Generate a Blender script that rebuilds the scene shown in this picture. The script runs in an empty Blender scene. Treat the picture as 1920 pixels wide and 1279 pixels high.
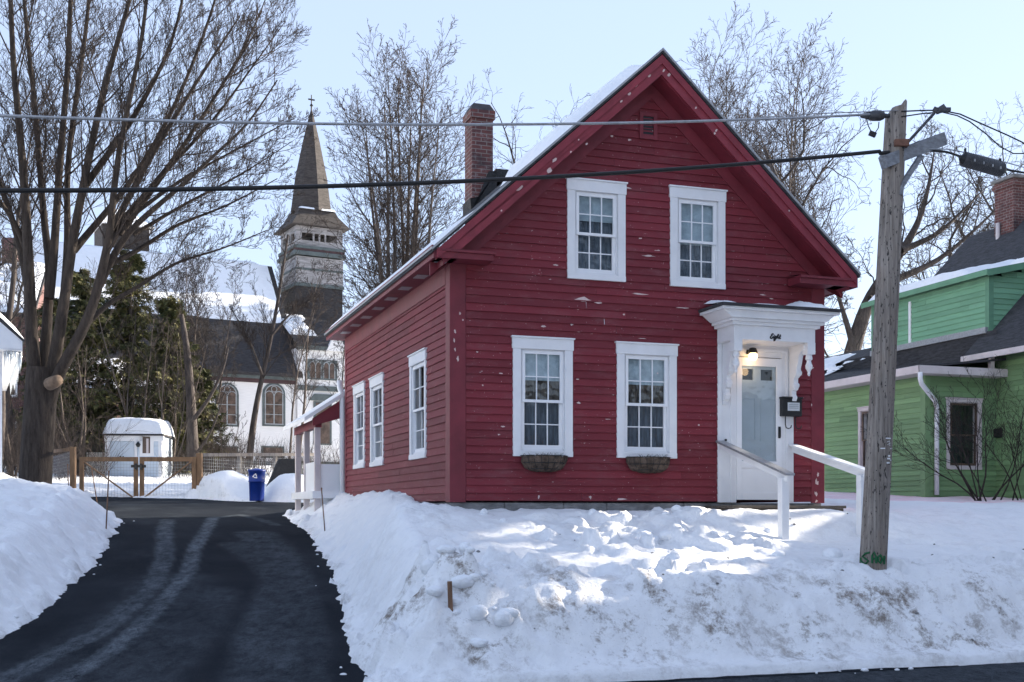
import bpy, bmesh, math, random
import numpy as np
from mathutils import Vector, Matrix
random.seed(7)
C = bpy.context.scene.collection
PI = math.pi
# ------------------------------------------------------------------ survey of the place: a level shift camera
F, CX, HY, CZ = 2229.0, 960.0, 958.0, 1.6
def pt(px, py, Y): return Vector(((px-CX)/F*Y, Y, CZ+(HY-py)/F*Y))
class Fr:
    def __init__(s, ox, oy, deg):
        s.ox, s.oy, s.deg = ox, oy, deg; s.c, s.s = math.cos(math.radians(deg)), math.sin(math.radians(deg))
    def onv(s, px, py, v):
        r = (px-CX)/F; u = (r*(s.oy+s.c*v)-s.ox+s.s*v)/(s.c-r*s.s)
        return u, CZ+(HY-py)/F*(s.oy+s.s*u+s.c*v)
    def onu(s, px, py, u):
        r = (px-CX)/F; v = (s.ox+s.c*u-r*(s.oy+s.s*u))/(r*s.c+s.s)
        return v, CZ+(HY-py)/F*(s.oy+s.s*u+s.c*v)
    def w(s, u, v, z=0): return Vector((s.ox+s.c*u-s.s*v, s.oy+s.s*u+s.c*v, z))
    def l(s, X, Y): return s.c*(X-s.ox)+s.s*(Y-s.oy), -s.s*(X-s.ox)+s.c*(Y-s.oy)
TH = 18.83
H = Fr(-.81, 15.8, TH)          # red house: origin at its front left corner
G = Fr(9.04, 26.0, TH)          # green house
K = Fr(-14.84, 81.7, 29.0)      # church

# ------------------------------------------------------------------ objects
def mk(name, verts, faces, mat, parent=None, smooth=False, rnd=None, recalc=True, attrs=None):
    me = bpy.data.meshes.new(name)
    me.from_pydata([tuple(v) for v in verts], [], faces)
    if recalc and len(faces) < 60000:
        bm = bmesh.new(); bm.from_mesh(me); bmesh.ops.recalc_face_normals(bm, faces=bm.faces); bm.to_mesh(me); bm.free()
    if rnd is not None:
        a = me.attributes.new('rnd', 'FLOAT', 'FACE'); a.data.foreach_set('value', np.array(rnd, dtype=np.float32))
    return link(name, me, mat, parent, smooth)
def link(name, me, mat, parent=None, smooth=False):
    if mat: me.materials.append(mat)
    if smooth: me.polygons.foreach_set('use_smooth', [True]*len(me.polygons))
    me.update()
    o = bpy.data.objects.new(name, me); C.objects.link(o)
    if parent: o.parent = parent
    return o
def mknp(name, V, Q, mat, parent=None, smooth=True, rnd=None, attrs=None):
    me = bpy.data.meshes.new(name); n, m, k = len(V), len(Q), Q.shape[1]
    me.vertices.add(n); me.vertices.foreach_set('co', V.astype(np.float32).ravel())
    me.loops.add(m*k); me.loops.foreach_set('vertex_index', Q.astype(np.int32).ravel())
    me.polygons.add(m); me.polygons.foreach_set('loop_start', np.arange(0, m*k, k, dtype=np.int32))
    me.polygons.foreach_set('loop_total', np.full(m, k, dtype=np.int32))
    me.update(calc_edges=True)
    if rnd is not None:
        a = me.attributes.new('rnd', 'FLOAT', 'FACE'); a.data.foreach_set('value', rnd.astype(np.float32))
    for kk, vv in (attrs or {}).items():
        a = me.attributes.new(kk, 'FLOAT', 'POINT'); a.data.foreach_set('value', vv.astype(np.float32))
    me.validate()
    return link(name, me, mat, parent, smooth)
def tag(o, label=None, cat=None, group=None, kind=None):
    if label: o['label'] = label
    if cat: o['category'] = cat
    if group: o['group'] = group
    if kind: o['kind'] = kind
    return o
def thing(name, label, cat, loc=(0,0,0), deg=0, group=None):
    o = bpy.data.objects.new(name, None); C.objects.link(o); o.empty_display_size = .2
    o.location = loc; o.rotation_euler = (0,0,math.radians(deg))
    return tag(o, label, cat, group)

class MB:
    def __init__(s, xf=None): s.v=[]; s.f=[]; s.r=[]; s.xf=xf; s.marks=[]
    def add(s, vs, fs, r=0.5):
        b=len(s.v); s.marks.append((b,len(s.f)))
        for p in vs: s.v.append(s.xf(*p) if s.xf else tuple(p))
        for f in fs: s.f.append(tuple(i+b for i in f)); s.r.append(r)
        return s
    def box(s, x0,x1,y0,y1,z0,z1, r=.5):
        return s.add([(x0,y0,z0),(x1,y0,z0),(x1,y1,z0),(x0,y1,z0),(x0,y0,z1),(x1,y0,z1),(x1,y1,z1),(x0,y1,z1)],
            [(0,3,2,1),(4,5,6,7),(0,1,5,4),(1,2,6,5),(2,3,7,6),(3,0,4,7)], r)
    def bar(s, p, q, w, h, up=(0,0,1), r=.5):
        p,q=Vector(p),Vector(q); d=(q-p).normalized(); a=d.cross(Vector(up)).normalized(); b=a.cross(d)
        vs=[]
        for o in (p,q):
            for i,j in ((-1,-1),(1,-1),(1,1),(-1,1)): vs.append(o+a*(i*w/2)+b*(j*h/2))
        return s.add(vs,[(0,1,2,3),(4,7,6,5),(0,4,5,1),(1,5,6,2),(2,6,7,3),(3,7,4,0)], r)
    def prism(s, poly, d0, d1, r=.5):          # poly of (a,z), extruded in the middle coordinate
        n=len(poly); vs=[(a,d0,z) for a,z in poly]+[(a,d1,z) for a,z in poly]
        fs=[tuple(range(n)),tuple(range(2*n-1,n-1,-1))]+[(i,(i+1)%n,n+(i+1)%n,n+i) for i in range(n)]
        return s.add(vs,fs,r)
    def extr(s, poly, axis):                    # polygon of 3-D points moved along a vector
        n=len(poly); ax=Vector(axis); vs=[Vector(p) for p in poly]+[Vector(p)+ax for p in poly]
        return s.add(vs,[tuple(range(n)),tuple(range(2*n-1,n-1,-1))]+[(i,(i+1)%n,n+(i+1)%n,n+i) for i in range(n)])
    def tube(s, pts, rad, n=8, cap=True, r=.5):
        pts=[Vector(p) for p in pts]; k=len(pts)
        if not hasattr(rad,'__len__'): rad=[rad]*k
        vs=[]; ref=None
        for i in range(k):
            d=(pts[min(i+1,k-1)]-pts[max(i-1,0)]).normalized()
            if ref is None: ref=Vector((0,0,1)) if abs(d.z)<.9 else Vector((1,0,0))
            a=d.cross(ref).normalized(); b=a.cross(d); ref=b if b.length else ref
            ref=b
            for j in range(n):
                t=2*PI*j/n; vs.append(pts[i]+(a*math.cos(t)+b*math.sin(t))*rad[i])
        fs=[(i*n+j,i*n+(j+1)%n,(i+1)*n+(j+1)%n,(i+1)*n+j) for i in range(k-1) for j in range(n)]
        if cap: fs+= [tuple(range(n))[::-1], tuple((k-1)*n+j for j in range(n))]
        return s.add(vs,fs,r)
    def lathe(s, prof, cx, cy, n=16, sx=1, sy=1):
        vs=[(cx+r*sx*math.cos(2*PI*j/n), cy+r*sy*math.sin(2*PI*j/n), z) for r,z in prof for j in range(n)]
        k=len(prof)
        fs=[(i*n+j,i*n+(j+1)%n,(i+1)*n+(j+1)%n,(i+1)*n+j) for i in range(k-1) for j in range(n)]
        fs+=[tuple(range(n))[::-1],tuple((k-1)*n+j for j in range(n))]
        return s.add(vs,fs)
    def build_each(s, name, mat, parent=None, bevel=0):      # every piece that was added becomes an object of its own
        out=[]; k=0
        for n,(v0,f0) in enumerate(s.marks):
            v1,f1=s.marks[n+1] if n+1<len(s.marks) else (len(s.v),len(s.f)); q=MB(); q.v=s.v[v0:v1]; q.f=[tuple(i-v0 for i in f) for f in s.f[f0:f1]]; q.r=s.r[f0:f1]; out.append(q.build(name,mat,parent,bevel=bevel))
        return out
    def build(s, name, mat, parent=None, smooth=False, rnd=False, bevel=0):
        o=mk(name,s.v,s.f,mat,parent,smooth,s.r if rnd else None)
        if bevel:
            b=o.modifiers.new('bevel','BEVEL'); b.width=bevel; b.segments=2; b.limit_method='ANGLE'
        return o

# ------------------------------------------------------------------ numpy noise
def _h(i, j, seed=0):
    n=(i.astype(np.int64)*374761393+j.astype(np.int64)*668265263+seed*1274126177)&0xffffffff
    n=((n^(n>>13))*1274126177)&0xffffffff
    return ((n^(n>>16))&0xffff)/65535.0
def vn(x, y, seed=0):
    i,j=np.floor(x),np.floor(y); fx,fy=x-i,y-j; fx=fx*fx*(3-2*fx); fy=fy*fy*(3-2*fy)
    a,b,c,d=_h(i,j,seed),_h(i+1,j,seed),_h(i,j+1,seed),_h(i+1,j+1,seed)
    return (a+(b-a)*fx)*(1-fy)+(c+(d-c)*fx)*fy
def fbm(x, y, oct=4, seed=0):
    t=0; a=.5
    for o in range(oct):
        t=t+a*(vn(x+o*13.7,y-o*7.3,seed+o)-.5)*2; x=x*2.03; y=y*2.03; a*=.5
    return t
def worley(x, y, seed=0):       # distance to the nearest point and that point's number
    i,j=np.floor(x),np.floor(y); best=np.full(x.shape,9.0); idd=np.zeros(x.shape)
    for di in (-1,0,1):
        for dj in (-1,0,1):
            ci,cj=i+di,j+dj; dx=ci+_h(ci,cj,seed)-x; dy=cj+_h(ci,cj,seed+5)-y
            d=np.sqrt(dx*dx+dy*dy); m=d<best; best=np.where(m,d,best); idd=np.where(m,_h(ci,cj,seed+9),idd)
    return best, idd
def ss(t): t=np.clip(t,0,1); return t*t*(3-2*t)

# ------------------------------------------------------------------ materials
def newmat(name):
    m=bpy.data.materials.new(name); m.use_nodes=True; nt=m.node_tree; return m,nt,nt.nodes,nt.links,nt.nodes['Principled BSDF']
def rgb(c): return (c[0],c[1],c[2],1)
def tex(nt, scale=(1,1,1), kind='Object'):
    tc=nt.nodes.new('ShaderNodeTexCoord'); mp=nt.nodes.new('ShaderNodeMapping'); mp.inputs['Scale'].default_value=scale
    nt.links.new(tc.outputs[kind],mp.inputs['Vector']); return mp.outputs['Vector']
def noise(nt, vec, scale, detail=4, rough=.6):
    n=nt.nodes.new('ShaderNodeTexNoise'); n.inputs['Scale'].default_value=scale; n.inputs['Detail'].default_value=detail; n.inputs['Roughness'].default_value=rough
    nt.links.new(vec,n.inputs['Vector']); return n.outputs['Fac']
def ramp(nt, fac, stops):
    r=nt.nodes.new('ShaderNodeValToRGB'); e=r.color_ramp.elements
    while len(e)<len(stops): e.new(.5)
    for k,(p,c) in enumerate(stops): e[k].position=p; e[k].color=rgb(c) if hasattr(c,'__len__') else (c,c,c,1)
    nt.links.new(fac,r.inputs['Fac']); return r.outputs['Color']
def mix(nt, fac, a, b, mode='MIX'):
    m=nt.nodes.new('ShaderNodeMix'); m.data_type='RGBA'; m.blend_type=mode
    for val,sk in ((fac,m.inputs[0]),(a,m.inputs[6]),(b,m.inputs[7])):
        if hasattr(val,'is_output'): nt.links.new(val,sk)
        elif hasattr(val,'__len__'): sk.default_value=rgb(val)
        else: sk.default_value=val
    return m.outputs[2]
def math_(nt, op, a, b=0.0):
    m=nt.nodes.new('ShaderNodeMath'); m.operation=op
    for val,sk in ((a,m.inputs[0]),(b,m.inputs[1])):
        if hasattr(val,'is_output'): nt.links.new(val,sk)
        else: sk.default_value=val
    return m.outputs[0]
def bump(nt, bs, h, dist, strength=1.0):
    b=nt.nodes.new('ShaderNodeBump'); b.inputs['Distance'].default_value=dist; b.inputs['Strength'].default_value=strength
    nt.links.new(h,b.inputs['Height']); nt.links.new(b.outputs['Normal'],bs.inputs['Normal'])
def attr(nt, name):
    a=nt.nodes.new('ShaderNodeAttribute'); a.attribute_name=name; return a.outputs['Fac']
def plain(name, col, rough=.6, var=.15, scale=6, stretch=(1,1,1), bmp=.004, metal=0, spec=.4, col2=None, chips=None):
    m,nt,N,L,bs=newmat(name); v=tex(nt,stretch); f=noise(nt,v,scale,5)
    lo=col2 or tuple(c*(1-var) for c in col); hi=tuple(min(1,c*(1+var)) for c in col)
    c=ramp(nt,f,[(.3,lo),(.7,hi)])
    if chips:
        n2=noise(nt,tex(nt,chips[2] if len(chips)>2 else (1,1,1)),chips[3] if len(chips)>3 else 9,6,.7); c=mix(nt,ramp(nt,n2,[(chips[0],0),(chips[0]+.02,1)]),c,chips[1])
    L.new(c,bs.inputs['Base Color'])
    bs.inputs['Roughness'].default_value=rough; bs.inputs['Metallic'].default_value=metal; bs.inputs['Specular IOR Level'].default_value=spec
    if bmp: bump(nt,bs,noise(nt,v,scale*5,4),bmp)
    return m
def siding(name, col, chip, var=.22, thr=.685):
    m,nt,N,L,bs=newmat(name)
    r=attr(nt,'rnd'); big=noise(nt,tex(nt,(1,1,1)),.9,5,.65); grain=noise(nt,tex(nt,(3,3,40)),3,5,.7)
    c=ramp(nt,math_(nt,'ADD',math_(nt,'MULTIPLY',r,.45),math_(nt,'ADD',math_(nt,'MULTIPLY',big,.45),math_(nt,'MULTIPLY',grain,.25))),
        [(.25,tuple(k*(1-var) for k in col)),(.8,tuple(k*(1+var) for k in col))])
    dull=noise(nt,tex(nt,(1.2,1.2,3.5)),1.7,6,.75)
    c=mix(nt,ramp(nt,dull,[(.50,0),(.72,.42)]),c,tuple(k*.85+.075 for k in col))
    if chip:
        n2=noise(nt,tex(nt,(3.2,3.2,16)),2.6,5,.72); c=mix(nt,ramp(nt,n2,[(thr,0),(thr+.012,1)]),c,chip)
        n3=noise(nt,tex(nt,(1,1,1)),38,2,.5); c=mix(nt,ramp(nt,n3,[(.735,0),(.75,.85)]),c,chip)
    L.new(c,bs.inputs['Base Color']); bs.inputs['Roughness'].default_value=.62; bs.inputs['Specular IOR Level'].default_value=.3
    bump(nt,bs,grain,.003)
    return m
def glass(name, tint=(.90,.94,.97), fres=1.75):
    m,nt,N,L,bs=newmat(name); N.remove(bs)
    g=N.new('ShaderNodeBsdfGlossy'); g.inputs['Roughness'].default_value=.01; t=N.new('ShaderNodeBsdfTransparent'); t.inputs['Color'].default_value=rgb(tint)
    fr=N.new('ShaderNodeFresnel'); gm=N.new('ShaderNodeNewGeometry'); L.new(math_(nt,'SUBTRACT',fres,math_(nt,'MULTIPLY',gm.outputs['Backfacing'],fres-1/fres)),fr.inputs['IOR']); mx=N.new('ShaderNodeMixShader')
    # old panes are never quite flat
    b=N.new('ShaderNodeBump'); b.inputs['Distance'].default_value=.004; L.new(noise(nt,tex(nt),3.5,2),b.inputs['Height']); L.new(b.outputs['Normal'],g.inputs['Normal'])
    L.new(fr.outputs[0],mx.inputs[0]); L.new(t.outputs[0],mx.inputs[1]); L.new(g.outputs[0],mx.inputs[2]); L.new(mx.outputs[0],N['Material Output'].inputs['Surface'])
    return m
def brickmat(name, c1, c2, mortar, sc=1.0):
    m,nt,N,L,bs=newmat(name); tc=N.new('ShaderNodeTexCoord'); sp=N.new('ShaderNodeSeparateXYZ'); L.new(tc.outputs['Object'],sp.inputs[0])
    cb=N.new('ShaderNodeCombineXYZ'); L.new(math_(nt,'ADD',sp.outputs[0],sp.outputs[1]),cb.inputs[0]); L.new(sp.outputs[2],cb.inputs[1])
    b=N.new('ShaderNodeTexBrick'); b.inputs['Scale'].default_value=sc; b.inputs['Brick Width'].default_value=.21; b.inputs['Row Height'].default_value=.072; b.inputs['Mortar Size'].default_value=.008
    b.inputs['Color1'].default_value=rgb(c1); b.inputs['Color2'].default_value=rgb(c2); b.inputs['Mortar'].default_value=rgb(mortar); L.new(cb.outputs[0],b.inputs['Vector'])
    n=noise(nt,tex(nt),7,6,.7); c=mix(nt,ramp(nt,n,[(.55,0),(.72,.6)]),b.outputs['Color'],(.32,.28,.28)); c=mix(nt,ramp(nt,noise(nt,tex(nt),3,4),[(.3,.7),(.5,0)]),c,(.03,.025,.03))
    L.new(c,bs.inputs['Base Color']); bs.inputs['Roughness'].default_value=.9; bump(nt,bs,math_(nt,'SUBTRACT',n,b.outputs['Fac']),.008)
    return m
M={}
M['red']=siding('red_siding',(.165,.022,.032),(.56,.42,.41))
M['red_trim']=plain('red_trim_paint',(.165,.022,.034),.55,.2,3,chips=(.735,(.6,.45,.43),(1,1,1),5))
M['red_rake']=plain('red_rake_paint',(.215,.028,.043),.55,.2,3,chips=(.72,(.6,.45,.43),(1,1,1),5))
M['white']=plain('white_paint',(.74,.75,.77),.5,.06,3,bmp=.002,chips=(.72,(.33,.31,.29),(1,1,1),5))
M['vinyl']=plain('white_vinyl',(.80,.81,.83),.35,.03,3,bmp=0)
M['wall_white']=siding('white_siding',(.70,.72,.75),None,.07)
M['glass']=glass('window_glass')
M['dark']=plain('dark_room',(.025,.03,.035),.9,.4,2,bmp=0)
M['curtain']=plain('grey_curtain',(.095,.12,.145),.9,.45,3,(9,9,1.5),0)
M['lace']=plain('patterned_curtain',(.13,.11,.085),.9,.2,9,(2,2,1.0),0,col2=(.010,.011,.014))
M['blind']=plain('roller_blind',(.36,.44,.47),.8,.25,7,bmp=0)
M['shingle']=plain('asphalt_shingle',(.045,.046,.052),.9,.5,5,(1,1,6),.01)
M['drip']=plain('metal_drip_edge',(.34,.345,.36),.4,.1,4,bmp=0,metal=.3)
M['stone']=plain('granite_foundation',(.20,.20,.20),.85,.45,4,(1,1,2),.02)
M['brick']=brickmat('old_red_brick',(.15,.05,.045),(.09,.035,.035),(.20,.17,.16))
M['soot']=plain('sooty_mortar',(.06,.06,.065),.9,.5,6,bmp=.01)
M['black_metal']=plain('black_metal',(.012,.013,.014),.4,.3,6,bmp=0)
M['paper']=plain('paper_label',(.55,.57,.58),.7,.08,20,bmp=0)
M['steel']=plain('galvanised_steel',(.30,.32,.34),.45,.25,8,bmp=.001,metal=.5)
M['wood']=plain('weathered_deck',(.115,.095,.075),.85,.4,3,(1,8,8),.006)
M['cedar']=plain('cedar_lumber',(.20,.12,.066),.8,.35,4,(3,3,.8),.004)
M['stake']=plain('wooden_stake',(.19,.11,.07),.85,.3,6,(5,5,1),.003)
M['coco']=plain('coco_fibre',(.12,.088,.068),1,.75,9,(1,1,1),.05)
M['greenpaint']=siding('green_siding',(.18,.30,.145),None,.24)
M['seafoam']=siding('seafoam_siding',(.165,.35,.22),None,.16)
M['green_trim']=plain('green_trim',(.12,.27,.17),.6,.12,3)
M['pink_white']=plain('faded_white_trim',(.60,.54,.54),.6,.1,3,chips=(.66,(.30,.27,.26),(1,1,1),7))
M['bluebin']=plain('blue_plastic',(.006,.028,.20),.4,.12,5,bmp=0)
M['tarp']=plain('black_vinyl_cover',(.012,.012,.013),.5,.5,3,(1,1,1),.03)
M['rubber']=plain('black_cable',(.010,.010,.011),.55,.3,10,bmp=.001)
M['alu']=plain('aluminium_strand',(.33,.34,.36),.4,.2,20,bmp=.002,metal=.4)
M['shed']=siding('shed_siding',(.58,.66,.74),None,.06)
M['cream']=plain('cream_panel',(.66,.62,.54),.6,.1,3)
M['church']=plain('church_clapboard',(.74,.73,.72),.6,.07,2,(1,1,12),.01)
M['church_trim']=plain('grey_green_trim',(.085,.105,.105),.6,.25,3)
M['church_red']=plain('dull_red_moulding',(.06,.03,.033),.6,.25,3)
M['church_grey']=plain('weathered_church_paint',(.30,.29,.29),.7,.35,1.2,(1,1,6),.01,col2=(.14,.135,.135))
M['tracery']=plain('grey_tracery',(.30,.32,.33),.6,.15,5,bmp=0)
M['slate']=plain('dark_slate',(.035,.033,.035),.85,.6,3,(1,1,7),.02)
M['spire']=plain('spire_shingle',(.05,.043,.04),.9,.5,2.5,(1,1,4),.02)
M['stained']=plain('leaded_glass',(.09,.06,.045),.3,.7,2.5,bmp=.01)
M['armwood']=plain('grey_arm_wood',(.20,.215,.24),.8,.35,3,(1,8,8),.004)
M['hardware']=plain('dark_hardware',(.06,.062,.07),.5,.3,12,bmp=.003,metal=.4)
M['rust']=plain('rusty_iron',(.13,.065,.045),.8,.4,10,bmp=.003)
M['green_spray']=plain('green_spray_paint',(.006,.10,.035),.6,.2,20,bmp=0)
M['tagwhite']=plain('white_tag',(.75,.76,.78),.5,.05,20,bmp=0)
M['ice']=plain('clear_ice',(.72,.78,.84),.12,.05,4,bmp=.004); 
_b=M['ice'].node_tree.nodes['Principled BSDF']; _b.inputs['Transmission Weight'].default_value=.45
M['green_corner']=plain('green_corner_board',(.18,.30,.145),.6,.15,3)
M['inner_door']=plain('grey_blue_door_paint',(.43,.48,.50),.6,.08,3,bmp=0)
M['casing_grey']=plain('grey_plastic_case',(.05,.053,.06),.6,.3,8,bmp=.002)
M['primer']=plain('bare_primer',(.60,.47,.45),.8,.18,16,bmp=0)
def pole_wood():
    m,nt,N,L,bs=newmat('weathered_pole'); a=noise(nt,tex(nt,(30,30,1.2)),1,6,.75); b=noise(nt,tex(nt,(1,1,.35)),3,4); d=noise(nt,tex(nt,(40,40,11)),1.0,3,.6)
    c=ramp(nt,a,[(.30,(.085,.072,.062)),(.52,(.25,.22,.195)),(.72,(.40,.36,.325))]); c=mix(nt,ramp(nt,b,[(.52,0),(.72,.45)]),c,(.23,.155,.105)); c=mix(nt,ramp(nt,d,[(.60,0),(.64,.9)]),c,(.012,.011,.012))
    L.new(c,bs.inputs['Base Color']); bs.inputs['Roughness'].default_value=.9; bump(nt,bs,a,.02); return m
M['pole']=pole_wood()
def bark(name, lo, hi, sc=1.0):
    m,nt,N,L,bs=newmat(name); a=noise(nt,tex(nt,(9*sc,9*sc,1.6*sc)),1,6,.75); c=ramp(nt,a,[(.3,lo),(.7,hi)])
    L.new(c,bs.inputs['Base Color']); bs.inputs['Roughness'].default_value=.95; bs.inputs['Specular IOR Level'].default_value=.15; bump(nt,bs,a,.05); return m
M['bark']=bark('maple_bark',(.018,.015,.014),(.075,.062,.054))
M['bark2']=bark('grey_bark',(.055,.046,.042),(.20,.165,.14))
M['bark3']=bark('oak_bark',(.03,.026,.026),(.115,.098,.09))
M['twig']=plain('twig_bark',(.045,.037,.034),.95,.35,3,bmp=0,spec=.1)
M['twig2']=plain('pale_twig_bark',(.066,.054,.049),.95,.35,3,bmp=0,spec=.1)
M['twig3']=plain('oak_twig_bark',(.048,.042,.04),.95,.35,3,bmp=0,spec=.1)
M['cutwood']=plain('cut_wood',(.17,.12,.085),.9,.3,8,bmp=.01)
def leafmat(name, stops):
    m,nt,N,L,bs=newmat(name); c=ramp(nt,attr(nt,'rnd'),stops); L.new(c,bs.inputs['Base Color']); bs.inputs['Roughness'].default_value=.7; bs.inputs['Specular IOR Level'].default_value=.2; return m
M['hemlock']=leafmat('hemlock_needles',[(0,(.022,.030,.013)),(.5,(.07,.075,.028)),(1,(.19,.165,.065))])
def snowmat():
    m,nt,N,L,bs=newmat('snow'); dirt=attr(nt,'dirt'); pink=attr(nt,'pink')
    f=noise(nt,tex(nt),5,6,.65); c=ramp(nt,f,[(.3,(.82,.83,.85)),(.7,(.88,.885,.89))])
    d1=noise(nt,tex(nt),2.6,9,.82); d2=noise(nt,tex(nt),24,5,.75)
    k=math_(nt,'MULTIPLY',dirt,math_(nt,'ADD',math_(nt,'MULTIPLY',ramp(nt,d1,[(.50,0),(.62,1)]),1.0),ramp(nt,d2,[(.60,0),(.70,.45)])))
    c=mix(nt,math_(nt,'MINIMUM',k,.9),c,(.17,.13,.10))
    c=mix(nt,math_(nt,'MULTIPLY',pink,.8),c,(.86,.42,.50))
    L.new(c,bs.inputs['Base Color']); bs.inputs['Roughness'].default_value=.75; bs.inputs['Specular IOR Level'].default_value=.25
    h=math_(nt,'ADD',noise(nt,tex(nt),9,7,.7),math_(nt,'MULTIPLY',noise(nt,tex(nt),45,3,.6),.25)); bump(nt,bs,h,.06,.55); return m
M['snow']=snowmat()
M['clean_snow']=plain('roof_snow',(.84,.86,.89),.75,.04,4,bmp=.03,spec=.25)
def asphalt():
    m,nt,N,L,bs=newmat('asphalt'); salt=attr(nt,'salt'); fine=noise(nt,tex(nt),90,3,.7); big=noise(nt,tex(nt),.8,5,.6)
    c=ramp(nt,big,[(.3,(.010,.013,.018)),(.7,(.021,.025,.032))]); st=noise(nt,tex(nt,(2.2,1,1)),3.2,8,.8); sp=noise(nt,tex(nt),26,4,.7)
    k=math_(nt,'MULTIPLY',salt,ramp(nt,math_(nt,'ADD',math_(nt,'MULTIPLY',st,.6),math_(nt,'MULTIPLY',fine,.4)),[(.40,.0),(.60,1)]))
    c=mix(nt,k,c,(.175,.20,.225)); c=mix(nt,ramp(nt,sp,[(.70,0),(.74,.35)]),c,(.3,.32,.35)); c=mix(nt,.5,c,ramp(nt,fine,[(.2,(.4,.4,.4)),(.8,(1.6,1.6,1.6))]),'MULTIPLY')
    L.new(c,bs.inputs['Base Color']); bs.inputs['Roughness'].default_value=.8; bs.inputs['Specular IOR Level'].default_value=.04; bump(nt,bs,fine,.012); return m
M['asphalt']=asphalt()
# ------------------------------------------------------------------ terrain: street, driveway and the snow on top
DV=[(-60,0),(-5.1,0),(-4,.06),(-1,.42),(3,.87),(5,1.10),(7,1.29),(9,1.43),(11,1.53),(13,1.62),(16,1.74),(20,1.90),(33,2.75),(48,3.7),(80,5.2),(160,8),(420,9)]
YV=[(-60,0),(-5.15,0),(-4.95,.08),(-4.7,.18),(-4.45,.48),(-4.2,.76),(-3.95,.93),(-3.6,1.01),(-3.2,1.04),(-1.8,1.22),(-.9,1.47),(-.3,1.59),(.6,1.63),(7,1.93),(12,2.15),(20,2.35),(33,2.9),(48,3.8),(80,5.3),(160,8),(420,9)]
def pl(v,tab): return np.interp(v,[a for a,b in tab],[b for a,b in tab])
def onground(px,py,tab,off=0.0):
    prev=None
    for k in range(3600):
        Y=9+k*.01; X=(px-CX)/F*Y; z=CZ+(HY-py)/F*Y; u,v=H.l(X,Y); d=z-float(pl(v,tab))-off
        if d<=0: return u,v
    return u,v
EDGE_R=[onground(px,py,DV) for px,py in ((690,1310),(672,1255),(655,1215),(640,1165),(622,1105),(604,1060),(582,1020),(566,992))]+[(-.95,8.4),(-.85,10.3),(.1,12.5),(.6,15),(1.1,18),(1.4,21)]
EDGE_L=[onground(px,py,DV) for px,py in ((-140,1255),(-40,1222),(20,1196),(110,1140),(165,1085),(205,1030),(232,990),(236,975))]+[(-6.2,12),(-8.6,18),(-8.9,21)]
EDGE_R.sort(key=lambda p:p[1]); EDGE_L.sort(key=lambda p:p[1])
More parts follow.
